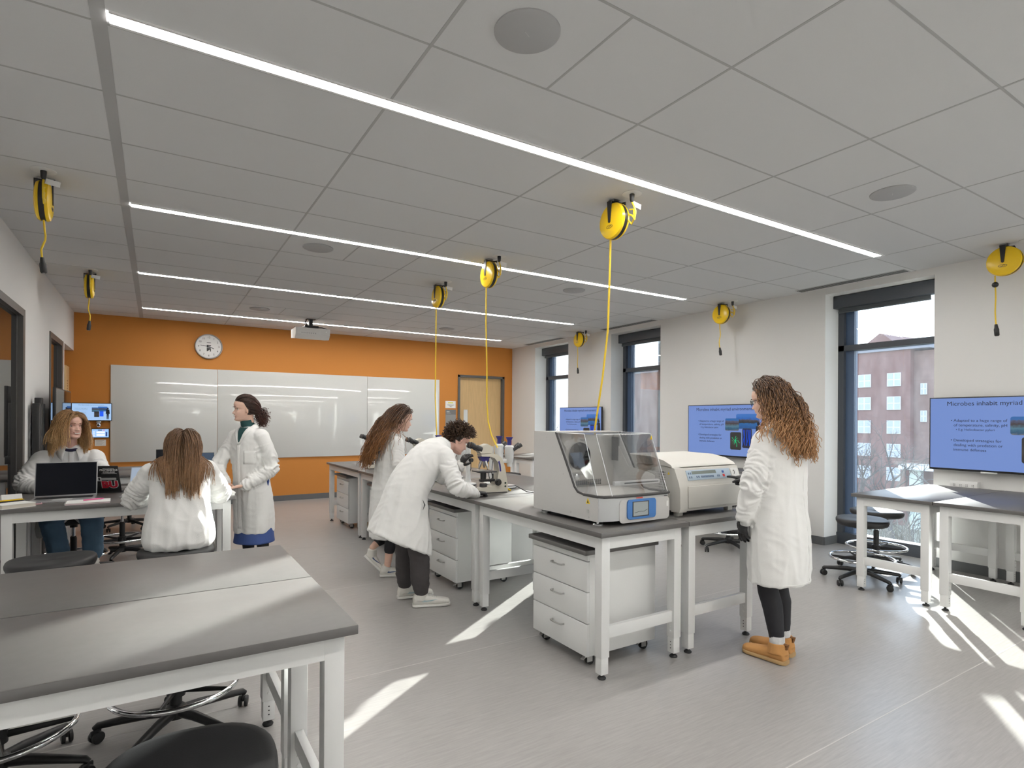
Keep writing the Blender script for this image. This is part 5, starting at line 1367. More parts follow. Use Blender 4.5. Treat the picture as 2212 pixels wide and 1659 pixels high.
class Person:
    def __init__(s, label, base, skin=SKIN):
        s.t = thing('person', label, 'person', base)
        s.base = V(base); s.skin = skin
        s.body = MB(); s.headM = None
    def L(s, me):  # world mesh -> local to the base
        me.transform(Matrix.Translation(-s.base)); return me
    def add(s, name, me, m, parent=None, label=None):
        return link(name, s.L(me), m, parent or s.t, label)
    def addmb(s, name, mb, m, parent=None, smooth=40):
        return s.add(name, mb.mesh(name, smooth), m, parent)
    def set_head(s, c, fwd, up=(0, 0, 1), scale=1.0, smile=0.0, jaw=1.0, nose=1.0, neck_to=None, neck_r=0.052):
        f = V(fwd).normalized(); u = V(up); u = (u - f * u.dot(f)).normalized(); r = f.cross(u)
        M = Matrix((r, f, u)).transposed().to_4x4() @ Matrix.Scale(scale, 4); M.translation = V(c)
        s.headM = M; s.smile = smile; s.hs = scale
        s.body.loft([[M @ p for p in ring] for ring in head_rings(smile, jaw, nose)])
        for sx in (-1, 1):
            e = MB()
            s.body.ball(M @ V((sx * .073, -.012, -.012)), 0.03 * scale, 8, (1, 1, 1), M.to_3x3() @ Matrix.Rotation(sx * 0.3, 3, 'Z') @ Matrix.Diagonal((.30, .62, 1.05)))
        for sx in (-1, 1): s.body.ball(M @ V((sx * .031, .0548, .0045)), .0138 * scale, 8)
        if neck_to is not None:
            a = M @ V((0, -.025, -.03)); b = V(neck_to)
            s.body.tube([a, a.lerp(b, .35), a.lerp(b, .7), b], [.055 * scale, neck_r, neck_r * 1.02, neck_r * 1.3], 20)
    def face(s, browm, eyes=True, teeth=False, lid=0.0):
        M = s.headM
        if eyes:
            for sx in (-1, 1):
                c = V((sx * .031, .0562, -.0005))
                e = MB().ball(M @ c, .0118 * s.hs, 8); eo = s.addmb('eye', e, EYEW, None, True)
                d = V((sx * .02, 1, -.05)).normalized()
                q = MB(); q.lathe(M @ (c + d * .0102), [(.0055 * s.hs, 0), (.0045 * s.hs, .0016 * s.hs), (0, .002 * s.hs)], (M.to_3x3() @ d), 12)
                s.addmb('iris', q, IRIS, eo)
                q = MB()
                q.tube([M @ V((sx * (.031 + .0155 * math.sin(t)), 0.0702 - .006 * abs(math.sin(t)) ** 2, .0045 + .0035 * math.cos(t) - .002 * lid)) for t in [-1.3 + 2.6 * i / 8 for i in range(9)]], [.0008, .0013, .0016, .0018, .0018, .0018, .0017, .0015, .0008], 6)
                s.addmb('eyelashes', q, IRIS)
        q = MB()
        for sx in (-1, 1):
            q.tube([M @ V((sx * x, y, z)) for x, y, z in ((.012, .0915, .019), (.022, .0925, .0225), (.034, .0895, .0245), (.046, .079, .021))], [.0016, .0026, .0024, .001], 6, flat=0.6)
        s.addmb('eyebrows', q, browm)
        if teeth:
            q = MB()
            for i in range(10):
                x = -.018 + .004 * i
                q.box(x - .0019, x + .0019, .088 - 12 * x * x, .0958 - 14 * x * x, -.0675 + 9 * x * x, -.0605 + 9 * x * x, 0, None)
            bmesh.ops.transform(q.bm, matrix=M, verts=q.bm.verts)
            s.addmb('teeth', q, TEETH)
    def finish(s, voxel=0.0042, regions=None, hairm=None, hairline=None):
        me = remesh(s.body, voxel, 2, 0.45)
        mats = [s.skin, LIPS] + ([hairm] if hairm else [])
        Mi = s.headM.inverted()
        for p in me.polygons:
            c = Mi @ p.center
            k = 0
            if -.13 < c.z < .14 and abs(c.x) < .11 and abs(c.y) < .14:
                zl = c.z - .006 * s.smile * (c.x / .025) ** 2
                lw = .021 + .006 * s.smile
                if c.y > .07 and abs(c.x) < lw and -.0765 + .007 * (c.x / lw) ** 2 < zl < -.0535 - .006 * (c.x / lw) ** 2: k = 1
                elif hairm and hairline and hairline(c): k = 2
            p.material_index = k
        s.bodyo = s.add('body', me, mats)
        return s.bodyo
    def glove(s, wrist, d, n, sd, fore=None, **kw):
        mb = MB(); hand_into(mb, wrist, d, n, sd, grow=.0012, **kw)
        if fore is not None:
            a = V(wrist); b = V(fore); dd = (b - a).normalized()
            mb.tube([a - dd * .01, a + dd * .02, a + dd * .06], [.026, .028, .034], 16)
        return s.add('glove', remesh(mb, .0034, 2, .4), GLOVE)
    def coat(s, rings, sleeves, voxel=.0075, fold=.010, seed=0.0, axis=(0, 0, 1), extra=None, m=COAT, name='lab_coat', slv=.006):
        mb = MB(); mb.loft(smooth_rings(rings))
        sleeves = [(p_, [r_[0] * .9, r_[1] * .95] + list(r_[2:])) for p_, r_ in sleeves]
        for pts, rad in sleeves: limb(mb, pts, rad, 20)
        if extra: extra(mb)
        me = remesh(mb, voxel, 4, .5)
        ax = V(axis).normalized(); SL = [([V(p) for p in pts], rad) for pts, rad in sleeves]
        lat = rings[0][1].normalized(); fw = ax.cross(lat)
        zlo = rings[0][0].dot(ax); zhi = rings[-1][0].dot(ax)
        def fn(p):
            best = None
            for pts, rad in SL:
                for i in range(len(pts) - 1):
                    t, dist = seg_t(p, pts[i], pts[i + 1]); r = rad[i] + (rad[i + 1] - rad[i]) * t
                    if dist < r * 1.3 + .01 and (i > 0 or t > .25):
                        q = dist / r
                        if best is None or q < best[0]: best = (q, i + t, pts, i)
            if best:
                u = best[1]
                k = best[3]
                dd = (best[2][k + 1] - best[2][k]); Ld = dd.length; a_ = u * .28
                f = noise.noise(V((p.x * 9, p.y * 9, p.z * 9 + seed))) * .5 + .75 - 2.2 * abs(noise.noise(V((p.dot(dd.normalized()) * 30 + 3.0 * noise.noise(p * 6), p.x * 10 + seed, p.y * 10 + p.z * 5))))
                el = 1 + 1.2 * math.exp(-((u - 1) / .35) ** 2) + .8 * math.exp(-((u - len(best[2]) + 1.0) / .3) ** 2)
                return slv * f * el
            h = (p.dot(ax) - zlo) / (zhi - zlo + 1e-6)
            x, y, z = p.dot(lat), p.dot(fw), p.dot(ax)
            v = .5 - 1.6 * abs(noise.noise(V((x * 11 + seed, y * 11, z * 1.9))))
            v = v * (1.25 - .9 * min(max(h, 0), 1))
            c = noise.noise(V((x * 7, y * 7 + seed, z * 9))) * .5 + .4 - .9 * abs(noise.noise(V((x * 10 + z * 6, y * 10 + seed - z * 5, z * 12))))
            return fold * v + fold * .7 * c
        displace(me, fn)
        return s.add(name, me, m)
    def garment(s, name, parts, m, voxel=.006, fold=.003, seed=0.0, freq=12):
        mb = MB()
        for pts, rad in parts: limb(mb, pts, rad, 20)
        me = remesh(mb, voxel, 3, .5)
        if fold: displace(me, lambda p: fold * (noise.noise(V((p.x * freq, p.y * freq, p.z * freq * 1.8 + seed))) + .5 * noise.noise(V((p.x * 30, p.y * 30, p.z * 34 + seed)))))
        return s.add(name, me, m)
    def hair(s, name, mats, count, length, seg=.014, seed=1, part=0.0, flow=None, curl=None, rad=(.0034, .0012), region=None, colliders=(), lift=.012, spread=.012, init=None, jitter=.1, clip=None):
        R_ = random.Random(seed); M = s.headM; R3 = M.to_3x3().normalized(); Mi = M.inverted()
        EC = V((0, -.006, .012)); ER = V((.082, .106, .106))
        mb = MB(); bm = mb.bm
        tries = 0; made = 0
        while made < count and tries < count * 60:
            tries += 1
            d = V((R_.gauss(0, 1), R_.gauss(0, 1), R_.gauss(0, 1))).normalized()
            if not region(d): continue
            made += 1
            p = EC + V((d.x * ER.x, d.y * ER.y, d.z * ER.z))
            off = lift * (0.35 + R_.random()) 
            sd = 1 if d.x > part + R_.gauss(0, .05) else -1
            di = init(d, sd) if init else V((sd * .75, -.35, -.35))
            n0 = V((d.x / ER.x, d.y / ER.y, d.z / ER.z)).normalized()
            di = (di - n0 * di.dot(n0)).normalized() if (di - n0 * di.dot(n0)).length > .1 else n0.orthogonal()
            pw = M @ (p + n0 * off * .3); dw = (R3 @ di).normalized()
            Ln = length(d, R_) if callable(length) else length * R_.uniform(.85, 1.08)
            ns = max(4, int(Ln / seg))
            pts = [pw]
            jx = V((R_.gauss(0, 1), R_.gauss(0, 1), R_.gauss(0, .5))) * jitter
            fluff = R_.random()
            for i in range(ns):
                t = i / ns
                tg = flow(pw, t, d, R_) if flow else V((0, 0, -1))
                dw = (dw.lerp((tg + jx * .6).normalized(), .2)).normalized()
                pw = pw + dw * seg
                q = Mi @ pw - EC
                e = V((q.x / ER.x, q.y / ER.y, q.z / ER.z)); m_ = e.length
                need = 1.0 + (off * (1 + 1.5 * min(1, t * 3))) / .09
                if m_ < need:
                    q = q * (need / max(m_, 1e-3)); pw = M @ (q + EC)
                for a, b, r in colliders:
                    tt, dist = seg_t(pw, a, b)
                    rr = r + off * 1.2 + spread * fluff
                    if dist < rr:
                        c = a.lerp(b, tt); v = pw - c
                        pw = c + (v.normalized() if v.length > 1e-4 else V((0, 1, 0))) * rr
                nd = (pw - pts[-1])
                if nd.length > 1e-5: dw = nd.normalized()
                pts.append(pw.copy())
            loc = [Mi @ q for q in pts]
            if any(q.z > .165 or q.y > .125 for q in loc) or (clip and any(clip(q) for q in loc)): continue
            if curl:
                ph = R_.uniform(0, 6.28); am, wl = curl(R_)
                out = []
                for i, p_ in enumerate(pts):
                    t = i / (len(pts) - 1)
                    T = (pts[min(i + 1, len(pts) - 1)] - pts[max(i - 1, 0)]).normalized()
                    u = T.orthogonal().normalized() if abs(T.z) < .99 else V((1, 0, 0)); u = (V((1, 0, 0)) - T * T.x).normalized(); v = T.cross(u)
                    a = am * min(1, t * 1.6 + .05); an = 2 * pi * i * seg / wl + ph
                    out.append(p_ + (u * cos(an) + v * sin(an)) * a)
                pts = out
            n = 5; k = len(pts)
            T0 = (pts[1] - pts[0]).normalized(); nr = T0.orthogonal().normalized()
            prev = None
            for i in range(k):
                T = (pts[min(i + 1, k - 1)] - pts[max(i - 1, 0)]).normalized()
                nr = nr - T * nr.dot(T); nr = nr.normalized() if nr.length > 1e-6 else T.orthogonal().normalized()
                b = T.cross(nr); t = i / (k - 1)
                r = (rad[0] + (rad[1] - rad[0]) * t ** 1.5) * (0.6 + .4 * min(1, t * 8))
                ring = [bm.verts.new(pts[i] + (nr * cos(2*pi*j/n) + b * sin(2*pi*j/n)) * r) for j in range(n)]
                if prev:
                    mi = 0 if len(mats) == 1 else min(len(mats) - 1, int(max(0, (t + R_.gauss(0, .12))) * len(mats)))
                    for j in range(n):
                        f = bm.faces.new((prev[j], prev[(j + 1) % n], ring[(j + 1) % n], ring[j])); f.material_index = mi
                prev = ring
        me = bpy.data.meshes.new(name); bm.normal_update(); bm.to_mesh(me); bm.free()
        me.polygons.foreach_set('use_smooth', [True] * len(me.polygons))
        return s.add(name, me, mats)
    def collar(s, c, lat, fwd, r, h=.03, m=COAT, open_=.35, drop=.03, flare=.034, point=.03, upv=None):
        # turned down shirt collar lying on the shoulders, open at the front
        mb = MB(); lat = V(lat).normalized(); fwd = V(fwd).normalized(); u = V(upv).normalized() if upv is not None else lat.cross(fwd)
        if u.z < 0: u = -u
        n = 36; cols = []
        for i in range(n + 1):
            a = pi / 2 + open_ + (2 * pi - 2 * open_) * i / n
            dirv = lat * cos(a) + fwd * sin(a)
            fr = max(0, dirv.dot(fwd)); tipk = max(0, 1 - min(i, n - i) / 5)
            base = V(c) + dirv * (r + .002) - u * drop * fr
            top = base + u * h * (1 - .5 * fr)
            fold = top + dirv * .006 + u * .001
            low = base + dirv * (flare + point * .35 * tipk) - u * (flare * .45 + point * tipk + .028 * fr)
            cols.append([base - u * .012, top, fold, fold.lerp(low, .5) + dirv * .004, low])
        for a, b in zip(cols, cols[1:]):
            for k in range(4):
                vs_ = [mb.bm.verts.new(q) for q in (a[k], a[k + 1], b[k + 1], b[k])]
                mb.bm.faces.new(vs_)
        bmesh.ops.remove_doubles(mb.bm, verts=mb.bm.verts, dist=1e-5)
        o = s.addmb('collar', mb, m, None, True)
        md = o.modifiers.new('t', 'SOLIDIFY'); md.thickness = .004
        return o
    def on_coat(s, co, pts, d):
        # points dropped onto the coat surface along d
        from mathutils.bvhtree import BVHTree
        me = co.data
        if not hasattr(s, '_bvh') or s._bvh[0] != co.name:
            s._bvh = (co.name, BVHTree.FromPolygons([v.co for v in me.vertices], [tuple(p.vertices) for p in me.polygons]))
        d = V(d).normalized(); out = []
        for p in pts:
            h = s._bvh[1].ray_cast(V(p) - s.base - d * .6, d)
            if h[0] is not None: out.append((h[0] + s.base, h[1]))
        return out
    def seam(s, name, co, pts, d, r=.0028, flat=1.0, m=COAT, lift=.0):
        q = s.on_coat(co, pts, d)
        if len(q) < 2: return None
        mb = MB(); mb.tube([p + n * lift for p, n in q], r, 6, flat=flat, up=q[0][1])
        return s.addmb(name, mb, m, None, True)
    def patch(s, name, co, rows, d, m, lift=.002, thick=.003):
        mb = MB(); G = []
        for row in rows:
            G.append([mb.bm.verts.new(p + n * lift) for p, n in s.on_coat(co, row, d)])
        for a, b in zip(G, G[1:]):
            if len(a) != len(b): continue
            for i in range(len(a) - 1):
                mb.bm.faces.new((a[i], a[i + 1], b[i + 1], b[i]))
        o = s.addmb(name, mb, m, None, True)
        md = o.modifiers.new('t', 'SOLIDIFY'); md.thickness = thick; md.offset = 1
        return o

def shoe(P, name, heel, toe, L, w, h, m, solem, shaft=None, pitch_up=(0, 0, 1), sole_t=.026, mark=None, marks=1, laces=None):
    heel = V(heel); toe = V(toe); f = (toe - heel).normalized(); u = V(pitch_up); u = (u - f * u.dot(f)).normalized(); r = f.cross(u)
    def sec(x, hw, z0, z1, e=2.6):
        out = []
        for i in range(20):
            a = 2 * pi * i / 20; k = (abs(cos(a)) ** e + abs(sin(a)) ** e) ** (-1 / e)
            out.append(heel + f * x * L + r * hw * k * cos(a) * w + u * ((z0 + z1) / 2 + (z1 - z0) / 2 * k * sin(a)))
        return out
    up = MB()
    prof = [(.0, .30, .55), (.03, .40, .9), (.10, .45, 1.0), (.22, .45, 1.0), (.34, .44, .96), (.45, .45, .82), (.6, .49, .64), (.75, .5, .52), (.88, .46, .44), (.96, .36, .36), (.995, .2, .25)]
    up.loft([sec(x, hw, sole_t * .5, sole_t + (h - sole_t) * z) for x, hw, z in prof])
    if shaft:
        top, rr = shaft
        a = heel + f * L * .2 + u * h * .6
        up.tube([a, V(top)], [rr * 1.15, rr], 18)
    o = P.add(name, remesh(up, .0045, 3, .5), m)
    so_ = MB()
    so_.loft([sec(x, hw * 1.07, 0, sole_t, 4) for x, hw in ((-.012, .28), (.02, .40), (.1, .46), (.3, .45), (.5, .46), (.7, .51), (.85, .49), (.95, .38), (1.01, .18))])
    P.addmb('sole', so_, solem, o)
    if mark:
        q = MB()
        for sd in (-1, 1):
            pl = [(.20, .50), (.26, .34), (.36, .33), (.50, .42), (.66, .66), (.48, .50), (.36, .44), (.29, .46), (.24, .60)]
            pts = []
            for x, z in pl:
                hwid = lerp_tab([(a_, b_) for a_, b_, c_ in prof], x) * w
                pts.append(heel + f * x * L + r * sd * (hwid + .0012) + u * (sole_t + (h - sole_t) * z * .8 + .001))
            vs_ = [q.bm.verts.new(p) for p in pts]; c = q.bm.verts.new(sum(pts, V((0, 0, 0))) / len(pts))
            for i in range(len(vs_)): q.bm.faces.new((vs_[i], vs_[(i + 1) % len(vs_)], c))
        oo = P.addmb('side_mark', q, mark, o, None)
        md = oo.modifiers.new('t', 'SOLIDIFY'); md.thickness = .003; md.offset = 0
    if laces:
        q = MB()
        for x in (.40, .46, .52, .58, .64):
            z = sole_t + (h - sole_t) * (lerp_tab([(a_, c_) for a_, b_, c_ in prof], x)) + .001
            hw = .022
            q.tube([heel + f * x * L + r * hw + u * (z - .004), heel + f * x * L + u * z, heel + f * x * L - r * hw + u * (z - .004)], .003, 6)
        P.addmb('laces', q, laces, o)
    return o
def hair_region(d):
    if d.y > .25: return d.z > .5 + .25 * (d.y - .25)
    if d.y > -.1: return d.z > -.1 + (d.y + .1) * 1.7
    return d.z > -.55
def hairline(c):
    d = V((c.x / .076, (c.y + .004) / .1, (c.z - .002) / .11)).normalized()
    return hair_region(d)
def body_base(P, pelvis, chest, sh, el, wr, hip, kn, an, foot=True, k=1.0):
    b = P.body
    limb(b, [pelvis, V(pelvis).lerp(V(chest), .5), chest], [.115 * k, .10 * k, .095 * k])
    for s_, e_, w_ in zip(sh, el, wr):
        limb(b, [V(chest).lerp(V(s_), .4), s_, e_, w_], [.055, .050, .040, .026])
    for h_, k_, a_ in zip(hip, kn, an):
        limb(b, [h_, k_, V(k_).lerp(V(a_), .35), a_], [.080 * k, .050, .048, .030])

X_, Y_, Z_ = V((1, 0, 0)), V((0, 1, 0)), V((0, 0, 1))

# --------------------------------------------- woman at the centrifuge
bx_, by_ = 3.40, 2.21
P = Person('person in a white lab coat, tan boots and black gloves pointing at the centrifuge panel', (bx_, by_, 0))
sh = [(bx_ - .155, by_ - .01, 1.395), (bx_ + .155, by_ - .01, 1.395)]
el = [(3.165, 2.225, 1.115), (3.60, 2.27, 1.13)]; wr = [(3.175, 2.285, .905), (3.512, 2.475, 1.112)]
hip = [(bx_ - .09, by_, .84), (bx_ + .09, by_, .84)]; kn = [(3.345, 2.235, .47), (3.475, 2.25, .47)]; an = [(3.345, 2.165, .10), (3.485, 2.215, .10)]
body_base(P, (bx_, by_, .92), (bx_, by_ - .01, 1.33), sh, el, wr, hip, kn, an)
P.set_head((bx_, by_ + .07, 1.66), (-.30, .95, -.20), smile=.2, neck_to=(bx_, by_ - .005, 1.45))
HM_WR = hair_mats('dark to golden brown hair', [(0.085, 0.045, 0.026), (0.20, 0.10, 0.045), (0.42, 0.225, 0.10)])
P.face(HM_WR[0])
P.finish(hairm=HM_WR[0], hairline=hairline)
ct = P.coat([(V((bx_, by_ - .02, .50)), X_, Y_, .205, .155), (V((bx_, by_ - .02, .62)), X_, Y_, .21, .16), (V((bx_, by_ - .015, .82)), X_, Y_, .205, .155), (V((bx_, by_ - .01, 1.0)), X_, Y_, .195, .142),
        (V((bx_, by_ - .015, 1.16)), X_, Y_, .192, .135), (V((bx_, by_ - .02, 1.30)), X_, Y_, .195, .128), (V((bx_, by_ - .018, 1.405)), X_, Y_, .175, .105), (V((bx_, by_ - .01, 1.455)), X_, Y_, .11, .078), (V((bx_, by_, 1.49)), X_, Y_, .06, .058)],
       [([sh[0], el[0], wr[0]], [.080, .068, .050]), ([sh[1], el[1], wr[1]], [.080, .066, .048])], seed=1.3, fold=.013, slv=.008)
P.collar((bx_, by_ - .005, 1.475), X_, Y_, .062)
P.glove((3.177, 2.29, .90), (.02, .12, -1), (-1, 0.3, 0), (0, 1, 0), wr[0], curl=(.22, .3, .38, .45), thumb=.35, k=1.06)
P.seam('side_seam', ct, [(bx_ - .05 + .02 * sin(z * 9), by_ - .6, z) for z in [.52 + .06 * i for i in range(10)]], (0.35, 1, 0))
P.seam('back_seam', ct, [(bx_ + .06 - .015 * sin(z * 7), by_ - .6, z) for z in [.5 + .06 * i for i in range(15)]], (0, 1, 0), r=.002)
P.seam('hem_stitch', ct, [(bx_ + x, by_ - .6, .515) for x in [-.17 + .02 * i for i in range(18)]], (0, 1, 0), r=.002)
P.glove((3.508, 2.492, 1.114), (.03, 1, .10), (0, -.1, 1), (-1, 0, 0), wr[1], curl=(.06, 1.15, 1.3, 1.35), thumb=.5)
P.garment('leggings', [([h, k_, V(k_).lerp(V(a_), .35) + V((0, -.012, 0)), V(a_) + V((0, 0, .04))], [.095, .064, .062, .043]) for h, k_, a_ in zip(hip, kn, an)], LEGG, fold=.0015, seed=2)
for (hx, hy), (tx, ty), a_ in (((3.345, 2.10), (3.318, 2.39), an[0]), ((3.495, 2.15), (3.462, 2.44), an[1])):
    P.addmb('sock', MB().tube([(a_[0], a_[1], .07), (a_[0], a_[1], .105), (a_[0], a_[1], .165)], [.047, .046, .0455], 18), SOCK, None, True)
    b_ = shoe(P, 'boot', (hx, hy, 0), (tx, ty, 0), .285, .105, .095, TAN, TANS, shaft=((a_[0], a_[1] - .004, .118), .056), sole_t=.03)
    f_ = (V((tx, ty, 0)) - V((hx, hy, 0))).normalized(); h_ = V((hx, hy, 0)) + f_ * .005
    P.addmb('pull_tab', MB().tube([h_ + Z_ * .095 - f_ * .004, h_ + Z_ * .125 - f_ * .014, h_ + Z_ * .122 + f_ * .012], .006, 8, flat=2.0), mat('brown suede trim', (0.2, 0.09, 0.03), 0.9), b_)
# glasses
M = P.headM
gl = MB()
for sx in (-1, 1):
    gl.tube([M @ V((sx * .034 + .024 * cos(a), .096 - .3 * max(0, abs(sx * .034 + .024 * cos(a)) - .03), -.004 + .019 * sin(a))) for a in [2 * pi * i / 20 for i in range(21)]], .0017, 6, cap=False)
    gl.tube([M @ V(p) for p in ((sx * .058, .090, .004), (sx * .072, .07, .005), (sx * .077, -.005, .004), (sx * .076, -.025, -.012))], .0018, 6)
gl.tube([M @ V(p) for p in ((-.012, .098, .002), (0, .101, .005), (.012, .098, .002))], .0015, 6)
P.addmb('glasses', gl, mat('dark spectacle frame', (0.02, 0.02, 0.025), 0.3))
bk_cols = [(V((bx_ + dx, by_ - .02, 1.40)), V((bx_ + dx, by_ - .02, .95)), .108) for dx in (-.085, 0, .085)] + [(V(sh[0]), V(sh[1]), .075)]
def fl_wr(p, t, d, R_): return V((-.02 + .08 * d.x, -.42 * (1 - t) - .03, -1)).normalized()
P.hair('hair', HM_WR, 1150, lambda d, R_: R_.uniform(.35, .46) + .08 * max(0, d.z), seg=.0105, seed=3, flow=fl_wr, colliders=bk_cols, region=lambda d: hair_region(d) and not (d.y > 0 and d.z < .34),
       curl=lambda R_: (R_.uniform(.005, .014), R_.uniform(.065, .11)), rad=(.0026, .0019), lift=.012, spread=.022, init=lambda d, sd: V((sd * .25, -1, .05)), jitter=.10, clip=lambda q: q.y > .03 and q.z < .035 and q.z > -.2)

# --------------------------------------------- man bending to the microscope
P = Person('person with short curly brown hair bending over to look into the beige microscope', (1.85, 4.41, 0), SKIN2)
sh = [(2.00, 4.235, 1.225), (2.02, 4.585, 1.225)]; el = [(2.06, 4.14, .985), (2.19, 4.66, 1.0)]; wr = [(2.25, 4.185, .908), (2.285, 4.53, 1.105)]
hip = [(1.71, 4.31, .84), (1.71, 4.51, .84)]; kn = [(1.815, 4.315, .46), (1.785, 4.54, .46)]; an = [(1.835, 4.315, .10), (1.80, 4.58, .10)]
body_base(P, (1.73, 4.41, .90), (1.95, 4.41, 1.18), sh, el, wr, hip, kn, an)
P.set_head((2.215, 4.41, 1.348), (.84, .02, -.54), (.54, 0, .84), smile=0, jaw=1.1, nose=1.1, neck_to=(2.07, 4.41, 1.285), neck_r=.056)
HM_M = hair_mats('dark brown curls', [(0.03, 0.016, 0.010), (0.045, 0.024, 0.014), (0.075, 0.04, 0.022)])
P.face(HM_M[0]); P.finish(hairm=HM_M[0], hairline=lambda c: hairline(c) and not (abs(c.x) > .06 and c.z < -.03))
L_ = V((0, 1, 0))
P.coat([(V((1.685, 4.41, .515)), L_, V((.905, 0, -.425)), .235, .28), (V((1.70, 4.41, .66)), L_, V((.97, 0, -.25)), .22, .235), (V((1.72, 4.41, .82)), L_, V((.97, 0, -.2)), .20, .19),
        (V((1.765, 4.41, .97)), L_, V((.85, 0, -.53)), .19, .165), (V((1.84, 4.41, 1.09)), L_, V((.75, 0, -.66)), .195, .15), (V((1.92, 4.41, 1.185)), L_, V((.68, 0, -.73)), .205, .138),
        (V((2.005, 4.41, 1.26)), L_, V((.6, 0, -.8)), .19, .112), (V((2.055, 4.41, 1.295)), L_, V((.55, 0, -.83)), .115, .08), (V((2.085, 4.41, 1.315)), L_, V((.5, 0, -.85)), .064, .06)],
       [([sh[0], el[0], wr[0]], [.085, .072, .048]), ([sh[1], el[1], wr[1]], [.085, .070, .046])], seed=7.7, fold=.012, axis=(.35, 0, .93), slv=.009)
P.collar((2.08, 4.41, 1.308), L_, V((.75, 0, -.66)), .064, h=.03, upv=(.75, 0, .66))
P.addmb('pocket_slit', MB().tube([(1.80, 4.205, .88), (1.815, 4.20, .84), (1.80, 4.203, .80)], [.002, .009, .002], 8, flat=.4), INK)
P.glove((2.268, 4.188, .906), (1, .06, -.06), (0, .05, 1), (0, 1, 0), wr[0], curl=(.75, .85, .95, 1.0), thumb=.3)
P.glove((2.290, 4.525, 1.115), (.38, -.38, .85), (-.8, -.3, .4), (-.3, -.9, .1), wr[1], curl=(.45, .5, .6, .7), thumb=.6)
P.garment('trousers', [([V(h).lerp(V(k_), .35), k_, V(k_).lerp(V(a_), .6), V(a_) + Z_ * .055, V(a_) + Z_ * .02], [.092, .084, .078, .066, .056]) for h, k_, a_ in zip(hip, kn, an)], TROU, fold=.006, seed=5, freq=14)
SWB = mat('pale blue shoe mark', (0.42, 0.55, 0.58), 0.5); SWN = mat('navy shoe mark', (0.03, 0.07, 0.18), 0.5)
for hl_, to_, a_ in (((1.775, 4.34, 0), (2.06, 4.24, 0), an[0]), ((1.745, 4.60, 0), (2.03, 4.54, 0), an[1])):
    shoe(P, 'sneaker', hl_, to_, .30, .105, .10, SHOEW, SOLEW, shaft=((a_[0], a_[1], .12), .05), mark=SWB, laces=SHOEW)
P.hair('hair', HM_M, 1100, lambda d, R_: R_.uniform(.03, .052) if d.z > .1 else R_.uniform(.012, .025), seg=.005, seed=8, flow=lambda p, t, d, R_: (P.headM.to_3x3() @ V((d.x * .3, d.y * .3 + .2, d.z * .4 - .1))).normalized(), region=lambda d: hair_region(d) and not (abs(d.x) > .55 and d.z < .0 and d.y > -.4),
       curl=lambda R_: (R_.uniform(.004, .007), R_.uniform(.026, .038)), rad=(.0030, .0022), lift=.012, init=lambda d, sd: V((sd * .3, .6 if d.y > 0 else -.3, -.2)), jitter=.6)

# --------------------------------------------- girl with long hair behind him
P = Person('person with very long auburn brown hair and white sneakers standing behind the bending man', (1.92, 5.38, 0))
sh = [(1.965, 5.235, 1.29), (1.975, 5.565, 1.29)]; el = [(1.985, 5.175, 1.03), (2.06, 5.60, 1.03)]; wr = [(2.16, 5.24, .95), (2.20, 5.5, .95)]
hip = [(1.93, 5.31, .80), (1.93, 5.48, .80)]; kn = [(1.945, 5.285, .45), (1.975, 5.42, .42)]; an = [(1.905, 5.30, .10), (1.792, 5.405, .275)]
body_base(P, (1.94, 5.40, .86), (1.965, 5.40, 1.24), sh, el, wr, hip, kn, an, k=.95)
P.set_head((2.085, 5.40, 1.522), (.95, -.14, -.27), smile=.3, neck_to=(1.99, 5.40, 1.36), neck_r=.05)
HM_G = hair_mats('auburn brown hair', [(0.07, 0.033, 0.018), (0.14, 0.06, 0.022), (0.21, 0.088, 0.026)])
for w_, d_, sd in ((wr[0], (.9, .3, -.3), (0, 1, 0)), (wr[1], (.9, -.3, -.3), (0, -1, 0))): hand_into(P.body, w_, d_, (0.2, 0, 1), sd)
P.face(HM_G[0], lid=1); P.finish(hairm=HM_G[0], hairline=hairline)
L2 = V((.14, 1, 0)); F2 = V((1, -.14, 0))
P.coat([(V((1.935, 5.40, .37)), L2, F2, .195, .165), (V((1.935, 5.40, .6)), L2, F2, .195, .165), (V((1.935, 5.40, .8)), L2, F2, .185, .15), (V((1.945, 5.40, 1.0)), L2, F2, .172, .13), (V((1.955, 5.40, 1.15)), L2, F2, .175, .125),
        (V((1.965, 5.40, 1.265)), L2, F2, .178, .11), (V((1.975, 5.40, 1.335)), L2, F2, .115, .082), (V((1.988, 5.40, 1.375)), L2, F2, .06, .058)],
       [([sh[0], el[0], wr[0]], [.075, .066, .05]), ([sh[1], el[1], wr[1]], [.075, .066, .05])], seed=3.1, fold=.011)
P.collar((1.985, 5.40, 1.365), L2, F2, .06)
P.addmb('top_neckline', MB().tube([V((1.992, 5.40, 1.36)) + V((.062 * cos(a), .062 * sin(a), -.02 * cos(a))) for a in [2*pi*i/20 for i in range(21)]], .01, 8), BLACKP, None, True)
P.garment('leggings', [([hip[0], kn[0], V(kn[0]).lerp(V(an[0]), .55)], [.095, .062, .052]), ([hip[1], kn[1], V(kn[1]).lerp(V(an[1]), .65)], [.095, .062, .05])], LEGG, fold=.001)
shoe(P, 'sneaker', (1.845, 5.335, 0), (2.10, 5.23, 0), .265, .095, .092, SHOEW, SOLEW, shaft=((1.905, 5.30, .105), .044), mark=SWN, laces=SHOEW)
shoe(P, 'sneaker', (1.715, 5.435, .185), (1.885, 5.34, .0), .26, .095, .09, SHOEW, SOLEW, shaft=((1.79, 5.405, .26), .043), pitch_up=(.55, 0, .8), mark=SWN, laces=SHOEW)
